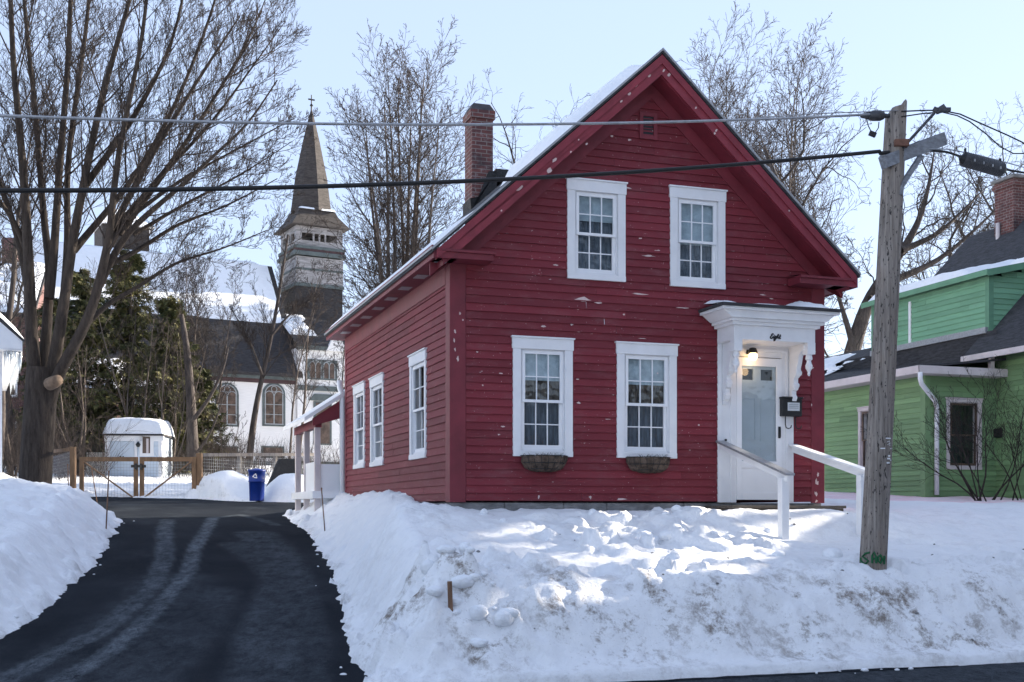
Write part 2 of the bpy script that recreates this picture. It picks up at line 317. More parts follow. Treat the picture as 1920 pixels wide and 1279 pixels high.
def snowz(u,v,detail=True):
    u=np.asarray(u,dtype=float); v=np.asarray(v,dtype=float)
    ur=np.interp(v,[p[1] for p in EDGE_R],[p[0] for p in EDGE_R]); ul=np.interp(v,[p[1] for p in EDGE_L],[p[0] for p in EDGE_L])
    g=pl(v,DV); right=u-ur; left=ul-u; back=v-np.interp(u,[-6,-5,-1.8,-.7,1.1,2],[22,21.8,20.7,19.1,17.9,17.7])-.15*np.sin(u*2.7)
    jag=.16*fbm(u*1.6,v*1.6,3,11)+.09*fbm(u*7,v*7,3,12)
    d=np.maximum(np.maximum(right,left),back)+jag
    # yard on the right
    yr=pl(v,YV)
    rid=.42*np.exp(-((u+.75)/.75)**2)*ss((v-1.0)/2.5)*(1-ss((v-8.2)/1.6))+.10*np.exp(-((u+.9)/.8)**2)*ss((v+3.5)/2)*(1-ss((v-1)/2))
    bd=.85+.5*ss((v+1)/3)
    sr=g+(np.maximum(yr-g,.10)+rid)*ss(right/bd)
    lip=.55+.16*fbm(u*.9+4,v*.9,3,21)
    sl=g+(lip*ss(left/1.0)+.28*ss((left-.5)/2.2))*ss((v+5.2)/.6)
    hump=.35*np.exp(-((u+9.0)/1.6)**2-((v-8.3)/2.2)**2)+.18*np.exp(-((u+7.2)/.9)**2-((v-10.5)/2)**2)
    sl=sl+hump
    sb=g+.12*ss(back/.4)
    s=np.where(right>left,sr,sl); s=np.where((back>right)&(back>left),sb,s)
    for hx,hy,hh,rr in PILES: s=s+hh*np.maximum(0,1-((u-hx)/rr[0])**2-((v-hy)/rr[1])**2)**.8
    out=ss((d+.02)/.09)
    if detail:
        n=.05*fbm(u*.8,v*.8,3,1)+.05*fbm(u*2.3,v*2.3,4,2)+.018*fbm(u*9,v*9,3,3)-.05*ss((np.abs(fbm(u*1.9+7,v*1.9,3,7))-.42)/.1)
        n=n*(1-.5*np.exp(-((u-2.6)/2.2)**4-((v+1.9)/1.5)**4))
        bank=ss((v+4.9)/.3)*(1-ss((v+3.5)/.5))*ss(right/.5)
        n=n+bank*(.09*fbm(u*1.5,v*1.5,4,4)+.07*np.abs(fbm(u*3.5,v*3.5,4,5))-.03)
        # ploughed chunks in front of the house and beside the driveway mouth
        def lumps_(sc,seed,amp,thr):
            a,i=worley(u*sc+.35*fbm(u*sc,v*sc,2,seed+3),v*sc+.35*fbm(v*sc,u*sc,2,seed+4),seed); return amp*np.where(i>thr,(i-thr)/(1-thr)*ss((.6-a)/.22),0)
        n=n+bank*(lumps_(2.6,61,.13,.55)+lumps_(6,62,.06,.5))+ss(left/.3)*(1-ss((left-2.5)/1))*(lumps_(3,63,.07,.55)+lumps_(7,64,.035,.5)+.03*np.abs(fbm(u*3,v*3,4,65)))+ss(right/.2)*(1-ss((right-1.3)/.7))*(lumps_(4,66,.05,.6)+lumps_(8,67,.03,.5))
        def lumps(sc,seed,amp,thr):
            a,i=worley(u*sc,v*sc,seed); return amp*np.where(i>thr,(i-thr)/(1-thr)*ss((.62-a)/.34),0)
        zone=np.exp(-((u-2.2)/1.45)**4-((v+1.65)/1.0)**4)+.6*np.exp(-((u-.9)/.7)**2-((v+2.0)/.7)**2)
        zone2=np.exp(-((u+1.2)/.9)**4-((v+4.0)/.8)**4)
        n=n+np.clip(zone,0,1)*(lumps_(2.0,31,.17,.35)+lumps_(4.5,32,.10,.3)+.05*fbm(u*6,v*6,3,33))
        n=n+np.clip(zone2,0,1)*(lumps(2.4,41,.26,.3)+lumps(5.5,42,.12,.3)+.04*fbm(u*7,v*7,3,43))
        edge=ss((d)/.1)*(1-ss((d-.1)/.6)); n=n+edge*(lumps(5,51,.11,.45)+.03*fbm(u*8,v*8,3,52))
        fade=1-.5*ss((v-25)/30); s=s+n*fade
    s=g-.18+(s-g+.18)*out
    # the street is bare beyond the shoulder
    sd=v+5.12+.05*fbm(u*1.3,v*0+3,3,61)+.03*fbm(u*6,v*6,2,62)
    s=np.where(sd<.14,(s+.2)*ss(sd/.14)-.2,s)
    return s,d
P1=H.l(*(((422-CX)/F*35.2),35.2)); P2=H.l(*(((550-CX)/F*34.6),34.6)); P3=H.l(*(((30-CX)/F*33),33))
PILES=[(P1[0],P1[1],.70,(1.15,1.2)),(P2[0],P2[1],.68,(.95,1.0)),(4.9,-1.05,.15,(1.35,.62)),(3.3,-1.0,.12,(.9,.6))]
def groundz(X,Y):       # snow height at a world point
    u,v=H.l(X,Y); s,_=snowz(np.array([u]),np.array([v])); return float(s[0])
def onsnow(px,py):
    Y=np.arange(9,60,.03); X=(px-CX)/F*Y; z=CZ+(HY-py)/F*Y; u,v=H.c*(X-H.ox)+H.s*(Y-H.oy),-H.s*(X-H.ox)+H.c*(Y-H.oy); s=snowz(u,v)[0]; k=np.argmax(z<=np.maximum(s,pl(v,DV))); return float(Y[k]) if k else 30.0
def axis(segs):
    out=[]
    for a,b,st in segs: out+=list(np.arange(a,b-1e-6,st))
    return np.array(out+[segs[-1][1]])
ul_=axis([(-420,-120,30),(-120,-40,4),(-40,-16,.8),(-16,-9.5,.12),(-9.5,9,.05),(9,20,.25),(20,60,2.5),(60,420,30)])
vl_=axis([(-5.6,-4.6,.04),(-4.6,2,.045),(2,10,.08),(10,24,.14),(24,60,.6),(60,150,3),(150,420,30)])
U,V=np.meshgrid(ul_,vl_); S,D=snowz(U.ravel(),V.ravel())
nu,nv=len(ul_),len(vl_); idx=np.arange(nu*nv).reshape(nv,nu)
Q=np.stack([idx[:-1,:-1],idx[:-1,1:],idx[1:,1:],idx[1:,:-1]],-1).reshape(-1,4)
uf,vf=U.ravel(),V.ravel()
Wx=H.ox+H.c*uf-H.s*vf; Wy=H.oy+H.s*uf+H.c*vf
rightside=(uf>np.interp(vf,[p[1] for p in EDGE_R],[p[0] for p in EDGE_R]))
dirt=rightside*ss((vf+5.2)/.3)*(1-ss((vf+3.5)/.5))*.85+rightside*(vf<-4.6)*.2+.45*ss(D/.05)*(1-ss((D-.05)/.22))+.12*rightside*(vf<1)
blob=np.zeros(len(uf))
for bx,by,br in ((870,1122,.28),(900,1112,.25),(745,1150,.3),(715,1165,.2),(1060,1130,.3),(1075,1180,.3),(1100,1165,.25),(920,1195,.25),(900,1205,.2),(1340,1140,.3),(1345,1165,.22),(1640,1110,.3),(1700,1165,.4),(1580,1125,.25),(1800,1180,.35),(1500,1150,.3),(1230,1140,.3),(1850,1090,.3),(1180,1200,.3)):
    Yb=onsnow(bx,by); ub,vb=H.l((bx-CX)/F*Yb,Yb); blob=np.maximum(blob,np.exp(-((uf-ub)/br)**2-((vf-vb)/(br*1.3))**2))
bankf=rightside*ss((vf+5.2)/.3)*(1-ss((vf+3.2)/.5))
dirt=np.where(bankf>.02,dirt*(.22+.2*ss((fbm(uf*.9,vf*.9,3,91)-.1)/.3))+bankf*blob*.9,dirt)
dirt=np.clip(dirt,0,1)
ug,vg=G.l(Wx,Wy)
pink=ss((ug+3.4)/.5)*(1-ss((vg-4.5)/1.5))*ss((vg+3.2+.5*fbm(uf*1.2,vf*1.2,3,71))/.7)*(.55+.45*fbm(uf*2,vf*2,3,72))
snow=mknp('snow_ground',np.stack([Wx,Wy,S],-1),Q,M['snow'],attrs={'dirt':dirt,'pink':np.clip(pink,0,1)}); tag(snow,kind='structure')
# driveway sheet
ud=axis([(-14,-9,.4),(-9,2.4,.07),(2.4,4,.4)]); vd=axis([(-5.1,12,.07),(12,22,.3)]); U,V=np.meshgrid(ud,vd); uf,vf=U.ravel(),V.ravel()
idx=np.arange(len(uf)).reshape(len(vd),len(ud)); Q=np.stack([idx[:-1,:-1],idx[:-1,1:],idx[1:,1:],idx[1:,:-1]],-1).reshape(-1,4)
salt=np.zeros(len(uf))
def track(pxs,w,amt,seed):
    global salt
    P=[onground(px,py,DV) for px,py in pxs]; best=np.full(len(uf),9.0)
    for (a,b),(c,d) in zip(P[:-1],P[1:]):
        L2=(c-a)**2+(d-b)**2+1e-9; t=np.clip(((uf-a)*(c-a)+(vf-b)*(d-b))/L2,0,1); best=np.minimum(best,np.hypot(uf-a-t*(c-a),vf-b-t*(d-b)))
    salt=np.maximum(salt,amt*(1-ss((best-w*.55)/(w*.6)))*(.55+.45*fbm(uf*3,vf*3,3,seed)+.25))
track([(-60,1312),(10,1275),(110,1222),(193,1182),(285,1103),(309,1045),(309,993),(315,975)],.16,.75,81)
track([(70,1300),(120,1275),(223,1210),(302,1134),(354,1072),(364,1031),(392,987),(400,970)],.13,.95,82)
track([(491,1275),(515,1155),(540,1090),(520,1045),(480,1000)],.42,.38,83)
track([(225,1290),(300,1230),(360,1160),(380,1110)],.5,.25,84)
track([(400,972),(450,965),(520,985)],.12,.4,85)
track([(560,1290),(575,1200),(560,1120),(500,1060),(440,1020)],.3,.3,88)
track([(30,1290),(160,1225),(270,1150),(330,1085)],.6,.22,89)
salt=np.clip(salt+.22*np.maximum(0,fbm(uf*1.1,vf*.35,5,86))+.3*np.maximum(0,fbm(uf*2.4,vf*.8,5,87)-.25),0,1)
drive=mknp('driveway',np.stack([H.ox+H.c*uf-H.s*vf,H.oy+H.s*uf+H.c*vf,pl(vf,DV)],-1),Q,M['asphalt'],attrs={'salt':salt}); tag(drive,kind='structure')
us=axis([(-300,-30,30),(-30,30,1.0),(30,300,30)]); vs_=np.array([-14,-12,-10,-8,-6,-5.3,-4.4]); U,V=np.meshgrid(us,vs_); uf,vf=U.ravel(),V.ravel()
idx=np.arange(len(uf)).reshape(len(vs_),len(us)); Q=np.stack([idx[:-1,:-1],idx[:-1,1:],idx[1:,1:],idx[1:,:-1]],-1).reshape(-1,4)
street=mknp('street',np.stack([H.ox+H.c*uf-H.s*vf,H.oy+H.s*uf+H.c*vf,np.full(len(uf),-.006)],-1),Q,M['asphalt'],attrs={'salt':np.full(len(uf),.35)}); tag(street,kind='structure')
far=mk('snowfield',[H.w(-400,-420,-.03),H.w(400,-420,-.03),H.w(400,-14,-.03),H.w(-400,-14,-.03)],[(0,1,2,3)],M['clean_snow']); tag(far,kind='structure')
# loose clods of snow
rng=random.Random(3)
def clods(name,spots,mat):
    m=MB()
    for (u,v,r) in spots:
        bm=bmesh.new(); bmesh.ops.create_icosphere(bm,subdivisions=2,radius=r)
        k=rng.random()*9; z=float(snowz(np.array([u]),np.array([v]))[0][0]); gd=float(pl(v,DV)); onr=z>gd-.02
        z=z if onr else gd
        rot=Matrix.Rotation(k,3,'Z'); sc=(rng.uniform(.8,1.4),rng.uniform(.7,1.1),rng.uniform(.55,.85))
        w=H.w(u,v,z+r*.05)
        vs=[]
        for p in bm.verts:
            f=1+rng.uniform(-.09,.09); q=rot@Vector((p.co.x*sc[0]*f,p.co.y*sc[1]*f,p.co.z*sc[2]*f)); vs.append(q+w)
        m.add(vs,[tuple(x.index for x in fc.verts) for fc in bm.faces]); bm.free()
    return tag(m.build(name,mat,None,True),kind='stuff')
spots=[]
for _ in range(26): spots.append((rng.gauss(2.2,.9),rng.gauss(-1.6,.6),abs(rng.gauss(.05,.04))+.02))
for _ in range(34): spots.append((rng.gauss(-.9,.35),rng.gauss(-4.0,.4),abs(rng.gauss(.045,.03))+.015))
for _ in range(9):
    v=rng.choice((-4.3,-3.5,-2,.5,3,5.5,7))+rng.gauss(0,.35); e=np.interp(v,[p[1] for p in EDGE_R],[p[0] for p in EDGE_R]); spots.append((e-rng.gauss(-.06,.13),v,abs(rng.gauss(.008,.014))+.006))
for _ in range(9):
    v=rng.choice((-4.3,-2.6,-1,1.8,4,6.5,8))+rng.gauss(0,.4); e=np.interp(v,[p[1] for p in EDGE_L],[p[0] for p in EDGE_L]); spots.append((e+rng.gauss(-.06,.13),v,abs(rng.gauss(.008,.014))+.006))
for _ in range(14): spots.append((rng.choice((.5,2.2,3,4.6,5.2,7,8.4))+rng.gauss(0,.3),-5.1+rng.gauss(0,.1),abs(rng.gauss(.012,.012))+.008))
clods('snow_clods',spots,M['clean_snow'])
spots=[]
for _ in range(40): spots.append((rng.uniform(-.5,8),rng.uniform(-4.8,-1),abs(rng.gauss(.010,.008))+.006))
clods('dirt_crumbs',spots,M['stone'])

# ------------------------------------------------------------------ shared building pieces
def fxf(v0=0.0): return lambda a,d,z:(a,v0-d,z)          # wall facing the street
def sxf(u0=0.0): return lambda a,d,z:(u0-d,a,z)          # wall facing left
def boards(mb, z0, z1, expo, span, holes, rng, d0=.003, d1=.023):
    z=z0
    while z<z1-.01:
        zt=min(z+expo,z1); a0,a1=span(zt)
        if a1-a0>.03:
            iv=[(a0,a1)]
            for (h0,h1,hz0,hz1) in holes:
                if hz0<zt-.002 and hz1>z+.002:
                    nv=[]
                    for (p,q) in iv:
                        if h1<=p or h0>=q: nv.append((p,q)); continue
                        if h0>p: nv.append((p,h0))
                        if h1<q: nv.append((h1,q))
                    iv=nv
            for (p,q) in iv:
                cuts=[p]; x=p+rng.uniform(.4,3.2)
                while x<q-.3: cuts.append(x); x+=rng.uniform(1.4,3.6)
                cuts.append(q)
                for s,e in zip(cuts[:-1],cuts[1:]):
                    j=rng.uniform(-.0025,.0025); k=rng.uniform(-.002,.003); g=.0012
                    mb.add([(s+g,d1+k,z+j),(e-g,d1+k,z+j),(e-g,d0,zt+.012),(s+g,d0,zt+.012),(s+g,-.004,z+j),(e-g,-.004,z+j)],[(0,1,2,3),(4,5,1,0)],rng.random())
        z+=expo
def window(parent, xf, a0,a1,z0,z1, hdr=.17, side=.115, sill=.075, grid=(3,2), blind=0.0, label=None, trim='white', sashm='vinyl', inside='curtain', depth=.03, bottom='curtain'):
    m=MB(xf); i0,i1,j0,j1=a0+side,a1-side,z0+sill,z1-hdr
    m.box(a0-.012,a1+.012,.0,.042,z1-hdr,z1-.022); m.box(a0-.026,a1+.026,.0,.062,z1-.022,z1)
    m.box(a0,i0,.0,.034,z0+sill,z1-hdr); m.box(i1,a1,.0,.034,z0+sill,z1-hdr); m.box(a0,a1,.0,.046,z0,z0+sill)
    for (x0,x1,y0,y1) in ((i0-.004,i0+.022,j0,j1),(i1-.022,i1+.004,j0,j1)): m.box(x0,x1,-.13,-.0015,y0,y1)
    m.box(i0,i1,-.13,-.0015,j1-.02,j1+.004); m.box(i0,i1,-.13,-.0015,j0-.004,j0+.03)
    w=m.build('window',M[trim],parent,bevel=.003)
    if label: w['label']=label
    zm=(j0+j1)/2-.01; b=.042
    for up in (1,0):
        p0,p1=(zm-.02,j1-.02) if up else (j0+.03,zm+.022); dd=.012 if up else -.022
        s=MB(xf); x0,x1=i0+.023,i1-.023
        for bx in ((x0,x0+b,p0,p1),(x1-b,x1,p0,p1),(x0+b,x1-b,p1-(b if up else .036),p1),(x0+b,x1-b,p0,p0+(.036 if up else b+.012))):
            s.box(bx[0],bx[1],dd-.03,dd,bx[2],bx[3])
        gx0,gx1,gz0,gz1=x0+b,x1-b,p0+.036,p1-.036
        for k in range(1,grid[0]): x=gx0+(gx1-gx0)*k/grid[0]; s.box(x-.007,x+.007,dd-.026,dd-.009,gz0,gz1)
        for k in range(1,grid[1]): z=gz0+(gz1-gz0)*k/grid[1]; s.box(gx0,gx1,dd-.0255,dd-.0095,z-.007,z+.007)
        s.build('sash',M[sashm],w)
        g=MB(xf); g.add([(gx0-.003,dd-.02,gz0-.003),(gx1+.003,dd-.02,gz0-.003),(gx1+.003,dd-.02,gz1+.003),(gx0-.003,dd-.02,gz1+.003)],[(0,1,2,3)]); g.build('pane',M['glass'],w)
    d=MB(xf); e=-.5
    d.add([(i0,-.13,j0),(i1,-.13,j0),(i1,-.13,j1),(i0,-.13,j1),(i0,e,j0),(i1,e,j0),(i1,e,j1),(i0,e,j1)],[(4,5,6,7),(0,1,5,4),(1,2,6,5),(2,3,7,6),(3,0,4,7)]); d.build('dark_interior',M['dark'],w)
    if blind:
        zb=j1-.02-(j1-zm)*blind; c=MB(xf); c.add([(i0+.03,-.075,zb),(i1-.03,-.075,zb),(i1-.03,-.075,j1),(i0+.03,-.075,j1)],[(0,1,2,3)]); c.box(i0+.03,i1-.03,-.08,-.068,zb-.03,zb); c.build('blind',M['blind'],w)
    if inside:
        rngc=random.Random(int(a0*977+z0*131)); c=MB(xf); n=40; x0,x1=i0+.015,i1-.015; zt=zm if bottom!=inside else j1
        for lo,hi,mm in ((j0,zm,bottom),(zm,j1,inside)):
            c=MB(xf); vs=[]; 
            for k in range(n+1):
                x=x0+(x1-x0)*k/n; dd=-.11+.014*math.sin(k*1.05+rngc.random()*.4)
                vs+= [(x,dd,lo),(x,dd,hi)]
            c.add(vs,[(2*k,2*k+2,2*k+3,2*k+1) for k in range(n)]); c.build('curtain',M[mm],w)
    return w

# ------------------------------------------------------------------ the red house
R0=thing('red_house','dark red clapboard house with white window trim and steep gable behind snowy front yard','house',(H.ox,H.oy,0),TH)
W_,DEP,ZB=5.72,7.32,1.735
RU,RZ,SL=2.92,7.97,.907          # ridge, its height, pitch
def rz(u): return RZ-SL*abs(u-RU)
rg=random.Random(11)
def fw(px0,py0,px1,py1):        # casing from two photo corners
    a,zt=H.onv(px0,py0,-.03); b,zb=H.onv(px1,py1,-.03); return a,b,zb,zt
WF={'ul':fw(1064,332,1173,529),'ur':fw(1257,347,1360,543),'ll':fw(962,629,1074,857),'lr':fw(1157,640,1269,860)}
def sw(px0,px1,pyt,pyb):
    a,zt=H.onu(px1,pyt,-.03); b,zb=H.onu(px0,pyb,-.03); return a,b,zb,zt
WS=[sw(663,683,714,880),sw(694,718,698,876),sw(768,798,652,863)]
hole=lambda w,s=.115,h=.17,b=.075:(w[0]+s-.004,w[1]-s+.004,w[2]+b-.004,w[3]-h+.004)
m=MB(fxf()); DOOR=(4.18,5.06,1.72,3.93)
gz1=lambda z:(max(.20,RU-(RZ-.30-z)/SL),min(W_-.20,RU+(RZ-.30-z)/SL))
boards(m,ZB,RZ-.45,.106,gz1,[hole(w) for w in WF.values()]+[(DOOR[0],DOOR[1],0,DOOR[3])],rg)
m.xf=sxf(); boards(m,ZB,4.72,.106,lambda z:(.20,DEP-.12),[hole(w,.085) for w in WS],rg)
m.xf=None; m.add([(W_,0,ZB),(W_,DEP,ZB),(W_,DEP,5.05),(W_,0,5.05)],[(0,1,2,3)]); m.add([(0,DEP,ZB),(W_,DEP,ZB),(W_,DEP,5.0),(RU,DEP,RZ-.2),(0,DEP,5.0)],[(0,1,2,3,4)])
wall=m.build('wall',M['red'],R0,rnd=True)
# trim
t=MB()
t.box(-.024,.196,-.026,0,ZB-.02,4.9); t.box(-.0245,0,0,.196,ZB-.02,4.88); t.box(W_-.20,W_+.024,-.026,0,ZB-.02,4.9); t.box(W_,W_+.0245,0,.2,ZB-.02,4.88)
t.box(-.024,0,DEP-.12,DEP+.02,ZB-.02,4.88); t.box(-.03,0,.196,DEP-.12,4.64,4.885)
t.build_each('corner_board',M['red_trim'],R0,bevel=.003)
t=MB()
def rakeband(z_off0,z_off1,v0,v1,u0=-.30,u1=6.06):   # strip under the roof line between two drops, on both slopes
    for s in (-1,1):
        ue=u0 if s<0 else u1
        zc=4.88; k=(RZ-z_off1-zc)/SL; poly=[(ue,rz(ue)-z_off0),(RU,RZ-z_off0),(RU,RZ-z_off1),(RU+s*min(k,abs(ue-RU)),max(zc,rz(ue)-z_off1)),(ue,max(zc,rz(ue)-z_off1))]
        t.prism(poly,v0,v1)
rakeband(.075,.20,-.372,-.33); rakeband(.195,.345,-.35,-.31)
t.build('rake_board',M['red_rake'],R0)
t=MB(); rakeband(.346,.36,-.312,-.02,-.2,5.98)       # sloping soffit
t.box(-.30,-.002,-.31,DEP+.25,4.885,4.90); t.box(W_+.002,6.06,-.31,DEP+.25,4.885,4.90); t.build('soffit',M['red_trim'],R0)
t=MB()
for s in (-1,1):                                     # broad frieze on the wall under the rake
    ue=-.02 if s<0 else W_+.02
    t.prism([(ue,rz(ue)-.362),(RU,RZ-.362),(RU,RZ-.57),(ue,rz(ue)-.57)] ,-.030,0)
t.prism([(W_+.024,4.9),(6.057,4.9),(6.057,rz(6.057)-.352),(W_+.024,rz(W_)-.352)],-.029,-.001); t.prism([(-.024,4.9),(-.297,4.9),(-.297,rz(-.297)-.352),(-.024,rz(0)-.352)],-.029,-.001)
t.build('gable_frieze',M['red_trim'],R0)
t=MB(); t.box(-.335,-.30,-.35,DEP+.25,4.875,5.03); t.box(-.355,-.335,-.352,DEP+.25,4.96,5.04); t.box(6.06,6.095,-.35,DEP+.25,4.875,5.03)
t.build('eave_fascia',M['red_trim'],R0)
t=MB()
for u0,u1 in ((-.298,.48),(5.12,6.058)):
    t.box(u0,u1,-.349,-.03,4.885,4.965); t.box(u0-.0,u1+(.03 if u0<0 else 0),-.375,-.03,4.965,5.00); t.add([(u0,-.37,5.0),(u1,-.37,5.0),(u1,-.03,5.05),(u0,-.03,5.05)],[(0,1,2,3)])
t.build_each('cornice_return',M['red_trim'],R0,bevel=.004)
t=MB()
for k in range(8):
    v=.05+k*.92; t.box(-.245,-.085,v-.13,v+.13,4.878,4.884)
t.build_each('soffit_vent',M['alu'],R0)
# roof
t=MB(); v0,v1=-.385,DEP+.28
for s in (-1,1):
    ue=-.36 if s<0 else 6.11; n=(s*SL,1); L=math.hypot(*n)
    a=[(ue,v0,rz(ue)),(RU,v0,RZ),(RU,v1,RZ),(ue,v1,rz(ue))]; b=[(x,y,z-.06) for x,y,z in a]
    t.add(a+b,[(0,1,2,3),(7,6,5,4),(0,4,5,1),(1,5,6,2),(2,6,7,3),(3,7,4,0)])
roof=t.build('roof',M['shingle'],R0)
t=MB()
for s in (-1,1):
    ue=-.365 if s<0 else 6.115; t.prism([(ue,rz(ue)+.012),(RU,RZ+.010),(RU,RZ-.025),(ue,rz(ue)-.025)],-.40,-.386)
t.box(-.375,-.362,-.4,DEP+.28,rz(-.36)-.02,rz(-.36)+.008)
t.build('drip_edge',M['drip'],roof)
def snow_slab(name,parent,P,th,seed,nu_=60,nv_=60,edge=.12,holes=None):    # P(s,t)->point on the roof, s,t in 0..1 ; thickness field
    s=np.linspace(0,1,nu_); q=np.linspace(0,1,nv_); A,B=np.meshgrid(s,q); A,B=A.ravel(),B.ravel()
    base=np.array([P(a,b) for a,b in zip(A,B)]); 
    e=ss(np.minimum(np.minimum(A,1-A),np.minimum(B,1-B))/edge)**.5
    T=th(A,B)*e*(1+.25*fbm(A*7,B*7,4,seed)); base[:,2]+=T-.004
    idx=np.arange(nu_*nv_).reshape(nv_,nu_); Q=np.stack([idx[:-1,:-1],idx[:-1,1:],idx[1:,1:],idx[1:,:-1]],-1).reshape(-1,4)
    keep=(T[Q].max(1)>.006); return mknp(name,base,Q[keep],M['clean_snow'],parent)
LS=lambda a,b:(-.36+(RU+.36)*a,-.30+(DEP+.5)*b,rz(-.36+(RU+.36)*a))
def th1(A,B):
    top=ss((A-.47+.05*fbm(B*6,A*0,3,5))/.12)*(1-ss((A-.925)/.05)); low=.16*(1-ss((A-.20)/.08))*ss((A-.01)/.03)
    front=ss((B-.015-.02*fbm(A*9,B*0,2,9))/.05)
    ch=1-np.exp(-((A-.78)/.12)**4-((B-.74)/.1)**4)
    uu=-.36+(RU+.36)*A; vv=-.30+(DEP+.5)*B; top=top*(1-ss((vv-(2.75*uu-2.3)+.3*fbm(A*5,B*5,2,8))/.5)); patch_=.5*np.exp(-((uu+.05)/.35)**4)*ss(vv/.3)
    return (.165*top+.04*low+.12*patch_)*front*ch
snow_slab('roof_snow',roof,LS,th1,5,90,90,.01)
RS=lambda a,b:(RU+(6.11-RU)*a,-.28+(DEP+.5)*b,rz(RU+(6.11-RU)*a))
snow_slab('roof_snow',roof,RS,lambda A,B:.10*ss((A-.2)/.1)*(1-ss((A-.85)/.1))*ss((B-.1)/.1),6,40,40,.02)
# chimney
cu,cv=2.17,5.75; t=MB(); t.box(cu-.20,cu+.20,cv-.23,cv+.23,6.4,8.77); t.box(cu-.235,cu+.235,cv-.265,cv+.265,8.77,8.92)
ch=t.build('chimney',M['brick'],R0)
t=MB(); t.add([(cu-.235,cv-.265,8.92),(cu+.235,cv-.265,8.92),(cu+.235,cv+.265,8.92),(cu-.235,cv+.265,8.92),(cu-.16,cv-.19,9.06),(cu+.16,cv-.19,9.06),(cu+.16,cv+.19,9.06),(cu-.16,cv+.19,9.06)],[(0,1,5,4),(1,2,6,5),(2,3,7,6),(3,0,4,7),(4,5,6,7)])
t.build('mortar_cap',M['soot'],ch,bevel=.02)
t=MB(); t.add([(cu-.21,cv-.235,rz(cu-.21)-.05),(cu+.26,cv-.28,rz(cu+.26)-.05),(cu+.26,cv-.28,rz(cu+.26)+.30),(cu+.1,cv-.28,rz(cu+.1)+.42),(cu-.1,cv-.28,rz(cu-.1)+.12),(cu-.25,cv-.275,rz(cu-.25)+.22),
   (cu-.25,cv+.2,rz(cu-.25)-.05),(cu-.25,cv+.2,rz(cu-.25)+.22)],[(0,1,2,3,4,5),(0,5,7,6)]); 
t.box(cu+.245,cu+.5,cv-.29,cv+.29,rz(cu+.5)-.1,rz(cu+.5)+.12); t.build('flashing',M['tarp'],ch)
# foundation
t=MB(); rgf=random.Random(4); x=-.0
while x<W_:
    L=rgf.uniform(.6,1.25); e=min(W_,x+L); t.box(x+.006,e-.006,.005+rgf.uniform(0,.02),.3,1.2,ZB-.022); x=e
t.box(.02,W_-.02,.03,.3,1.2,ZB-.03); y=0.3
while y<DEP: t.box(.006,.3,y+.006,min(DEP,y+.95)-.006,1.2,ZB-.022); y+=.95
t.build('foundation',M['stone'],R0,bevel=.012)
# gable vent
a,zt=H.onv(1199,209,-.03); b,zb=H.onv(1232,263,-.03); m=MB(fxf()); fr=.055
m.box(a,a+fr,0,.04,zb,zt); m.box(b-fr,b,0,.04,zb,zt); m.box(a+fr,b-fr,0,.039,zt-fr,zt); m.box(a+fr,b-fr,0,.039,zb,zb+fr)
vent=m.build('gable_vent',M['red_trim'],R0)
m=MB(fxf()); n=6
for k in range(n):
    z=zb+fr+(zt-zb-2*fr)*k/n; h=(zt-zb-2*fr)/n; m.add([(a+fr,.024,z+.004),(b-fr,.024,z+.004),(b-fr,.019,z+h*.42),(a+fr,.019,z+h*.42)],[(0,1,2,3)])
m.build('louvre',M['red_trim'],vent)
m=MB(fxf()); m.add([(a+fr,.0185,zb+fr),(b-fr,.0185,zb+fr),(b-fr,.0185,zt-fr),(a+fr,.0185,zt-fr)],[(0,1,2,3)]); m.build('dark_opening',M['dark'],vent)
window(R0,fxf(),*WF['ul'],blind=.58,label='upper left window with half drawn shade and peeling header',inside='curtain')
window(R0,fxf(),*WF['ur'],blind=.97,label='upper right window with shade drawn over the top sash',inside='curtain')
window(R0,fxf(),*WF['ll'],blind=.52,label='lower left window with patterned curtain and half shade',inside='lace')
window(R0,fxf(),*WF['lr'],blind=.52,label='lower right window nearest the door',inside='lace')
for w in WS: window(R0,sxf(),*w,side=.085,inside=None,grid=(2,2))
# patches where the red paint has come off
m=MB(fxf()); rp=random.Random(8)
def patch(px,py,w,h,d=.0195):
    u,z=H.onv(px,py,-.02); s=(H.oy+H.s*u)/F; w*=s*.5*1.06; h*=s*.5; n=11; ph=rp.random()*6
    m.add([(u+w*math.cos(2*PI*k/n)*rp.uniform(.35,1.15),d,z+h*math.sin(2*PI*k/n)*rp.uniform(.3,1.2)) for k in range(n)],[tuple(range(n))])
for p in [(1092,562,32,11),(1124,567,20,6),(1280,577,26,6),(1215,480,30,4),(1232,470,14,4),(1201,447,10,4),(1198,551,40,3),(1252,402,0,0),(1177,353,18,4),(1249,317,10,6),(1290,420,0,0),(1042,497,10,3),(1170,590,5,4),(1085,755,8,5),(1020,612,12,4),(1072,609,6,4),(1150,740,5,4),(1140,786,12,2),(1083,711,9,3),(1310,798,6,5),(1430,553,14,3),(1446,560,10,2),(1408,540,14,3),(1440,531,20,3),(940,700,9,3),(943,800,10,3),(935,815,6,3),(1225,246,10,4),(1148,255,8,5),(1180,262,8,5),(1010,932,5,8),(1107,932,5,8),(980,937,16,3),(1080,938,14,3),(1165,936,26,6),(905,723,4,4),(895,660,5,4),(1312,672,5,4),(1205,635,20,2),(1233,700,4,4)]:
    if p[2]: patch(*p)
for k in range(34):
    px,py=rp.uniform(885,1520),rp.uniform(330,930); 
    if not any(w[0]-.05<H.onv(px,py,0)[0]<w[1]+.05 and w[2]-.05<H.onv(px,py,0)[1]<w[3]+.05 for w in WF.values()) and not(1325<px and py>540) and py>330+abs(px-1240)*.62: patch(px,py,rp.uniform(1.5,6),rp.uniform(1,2.6))
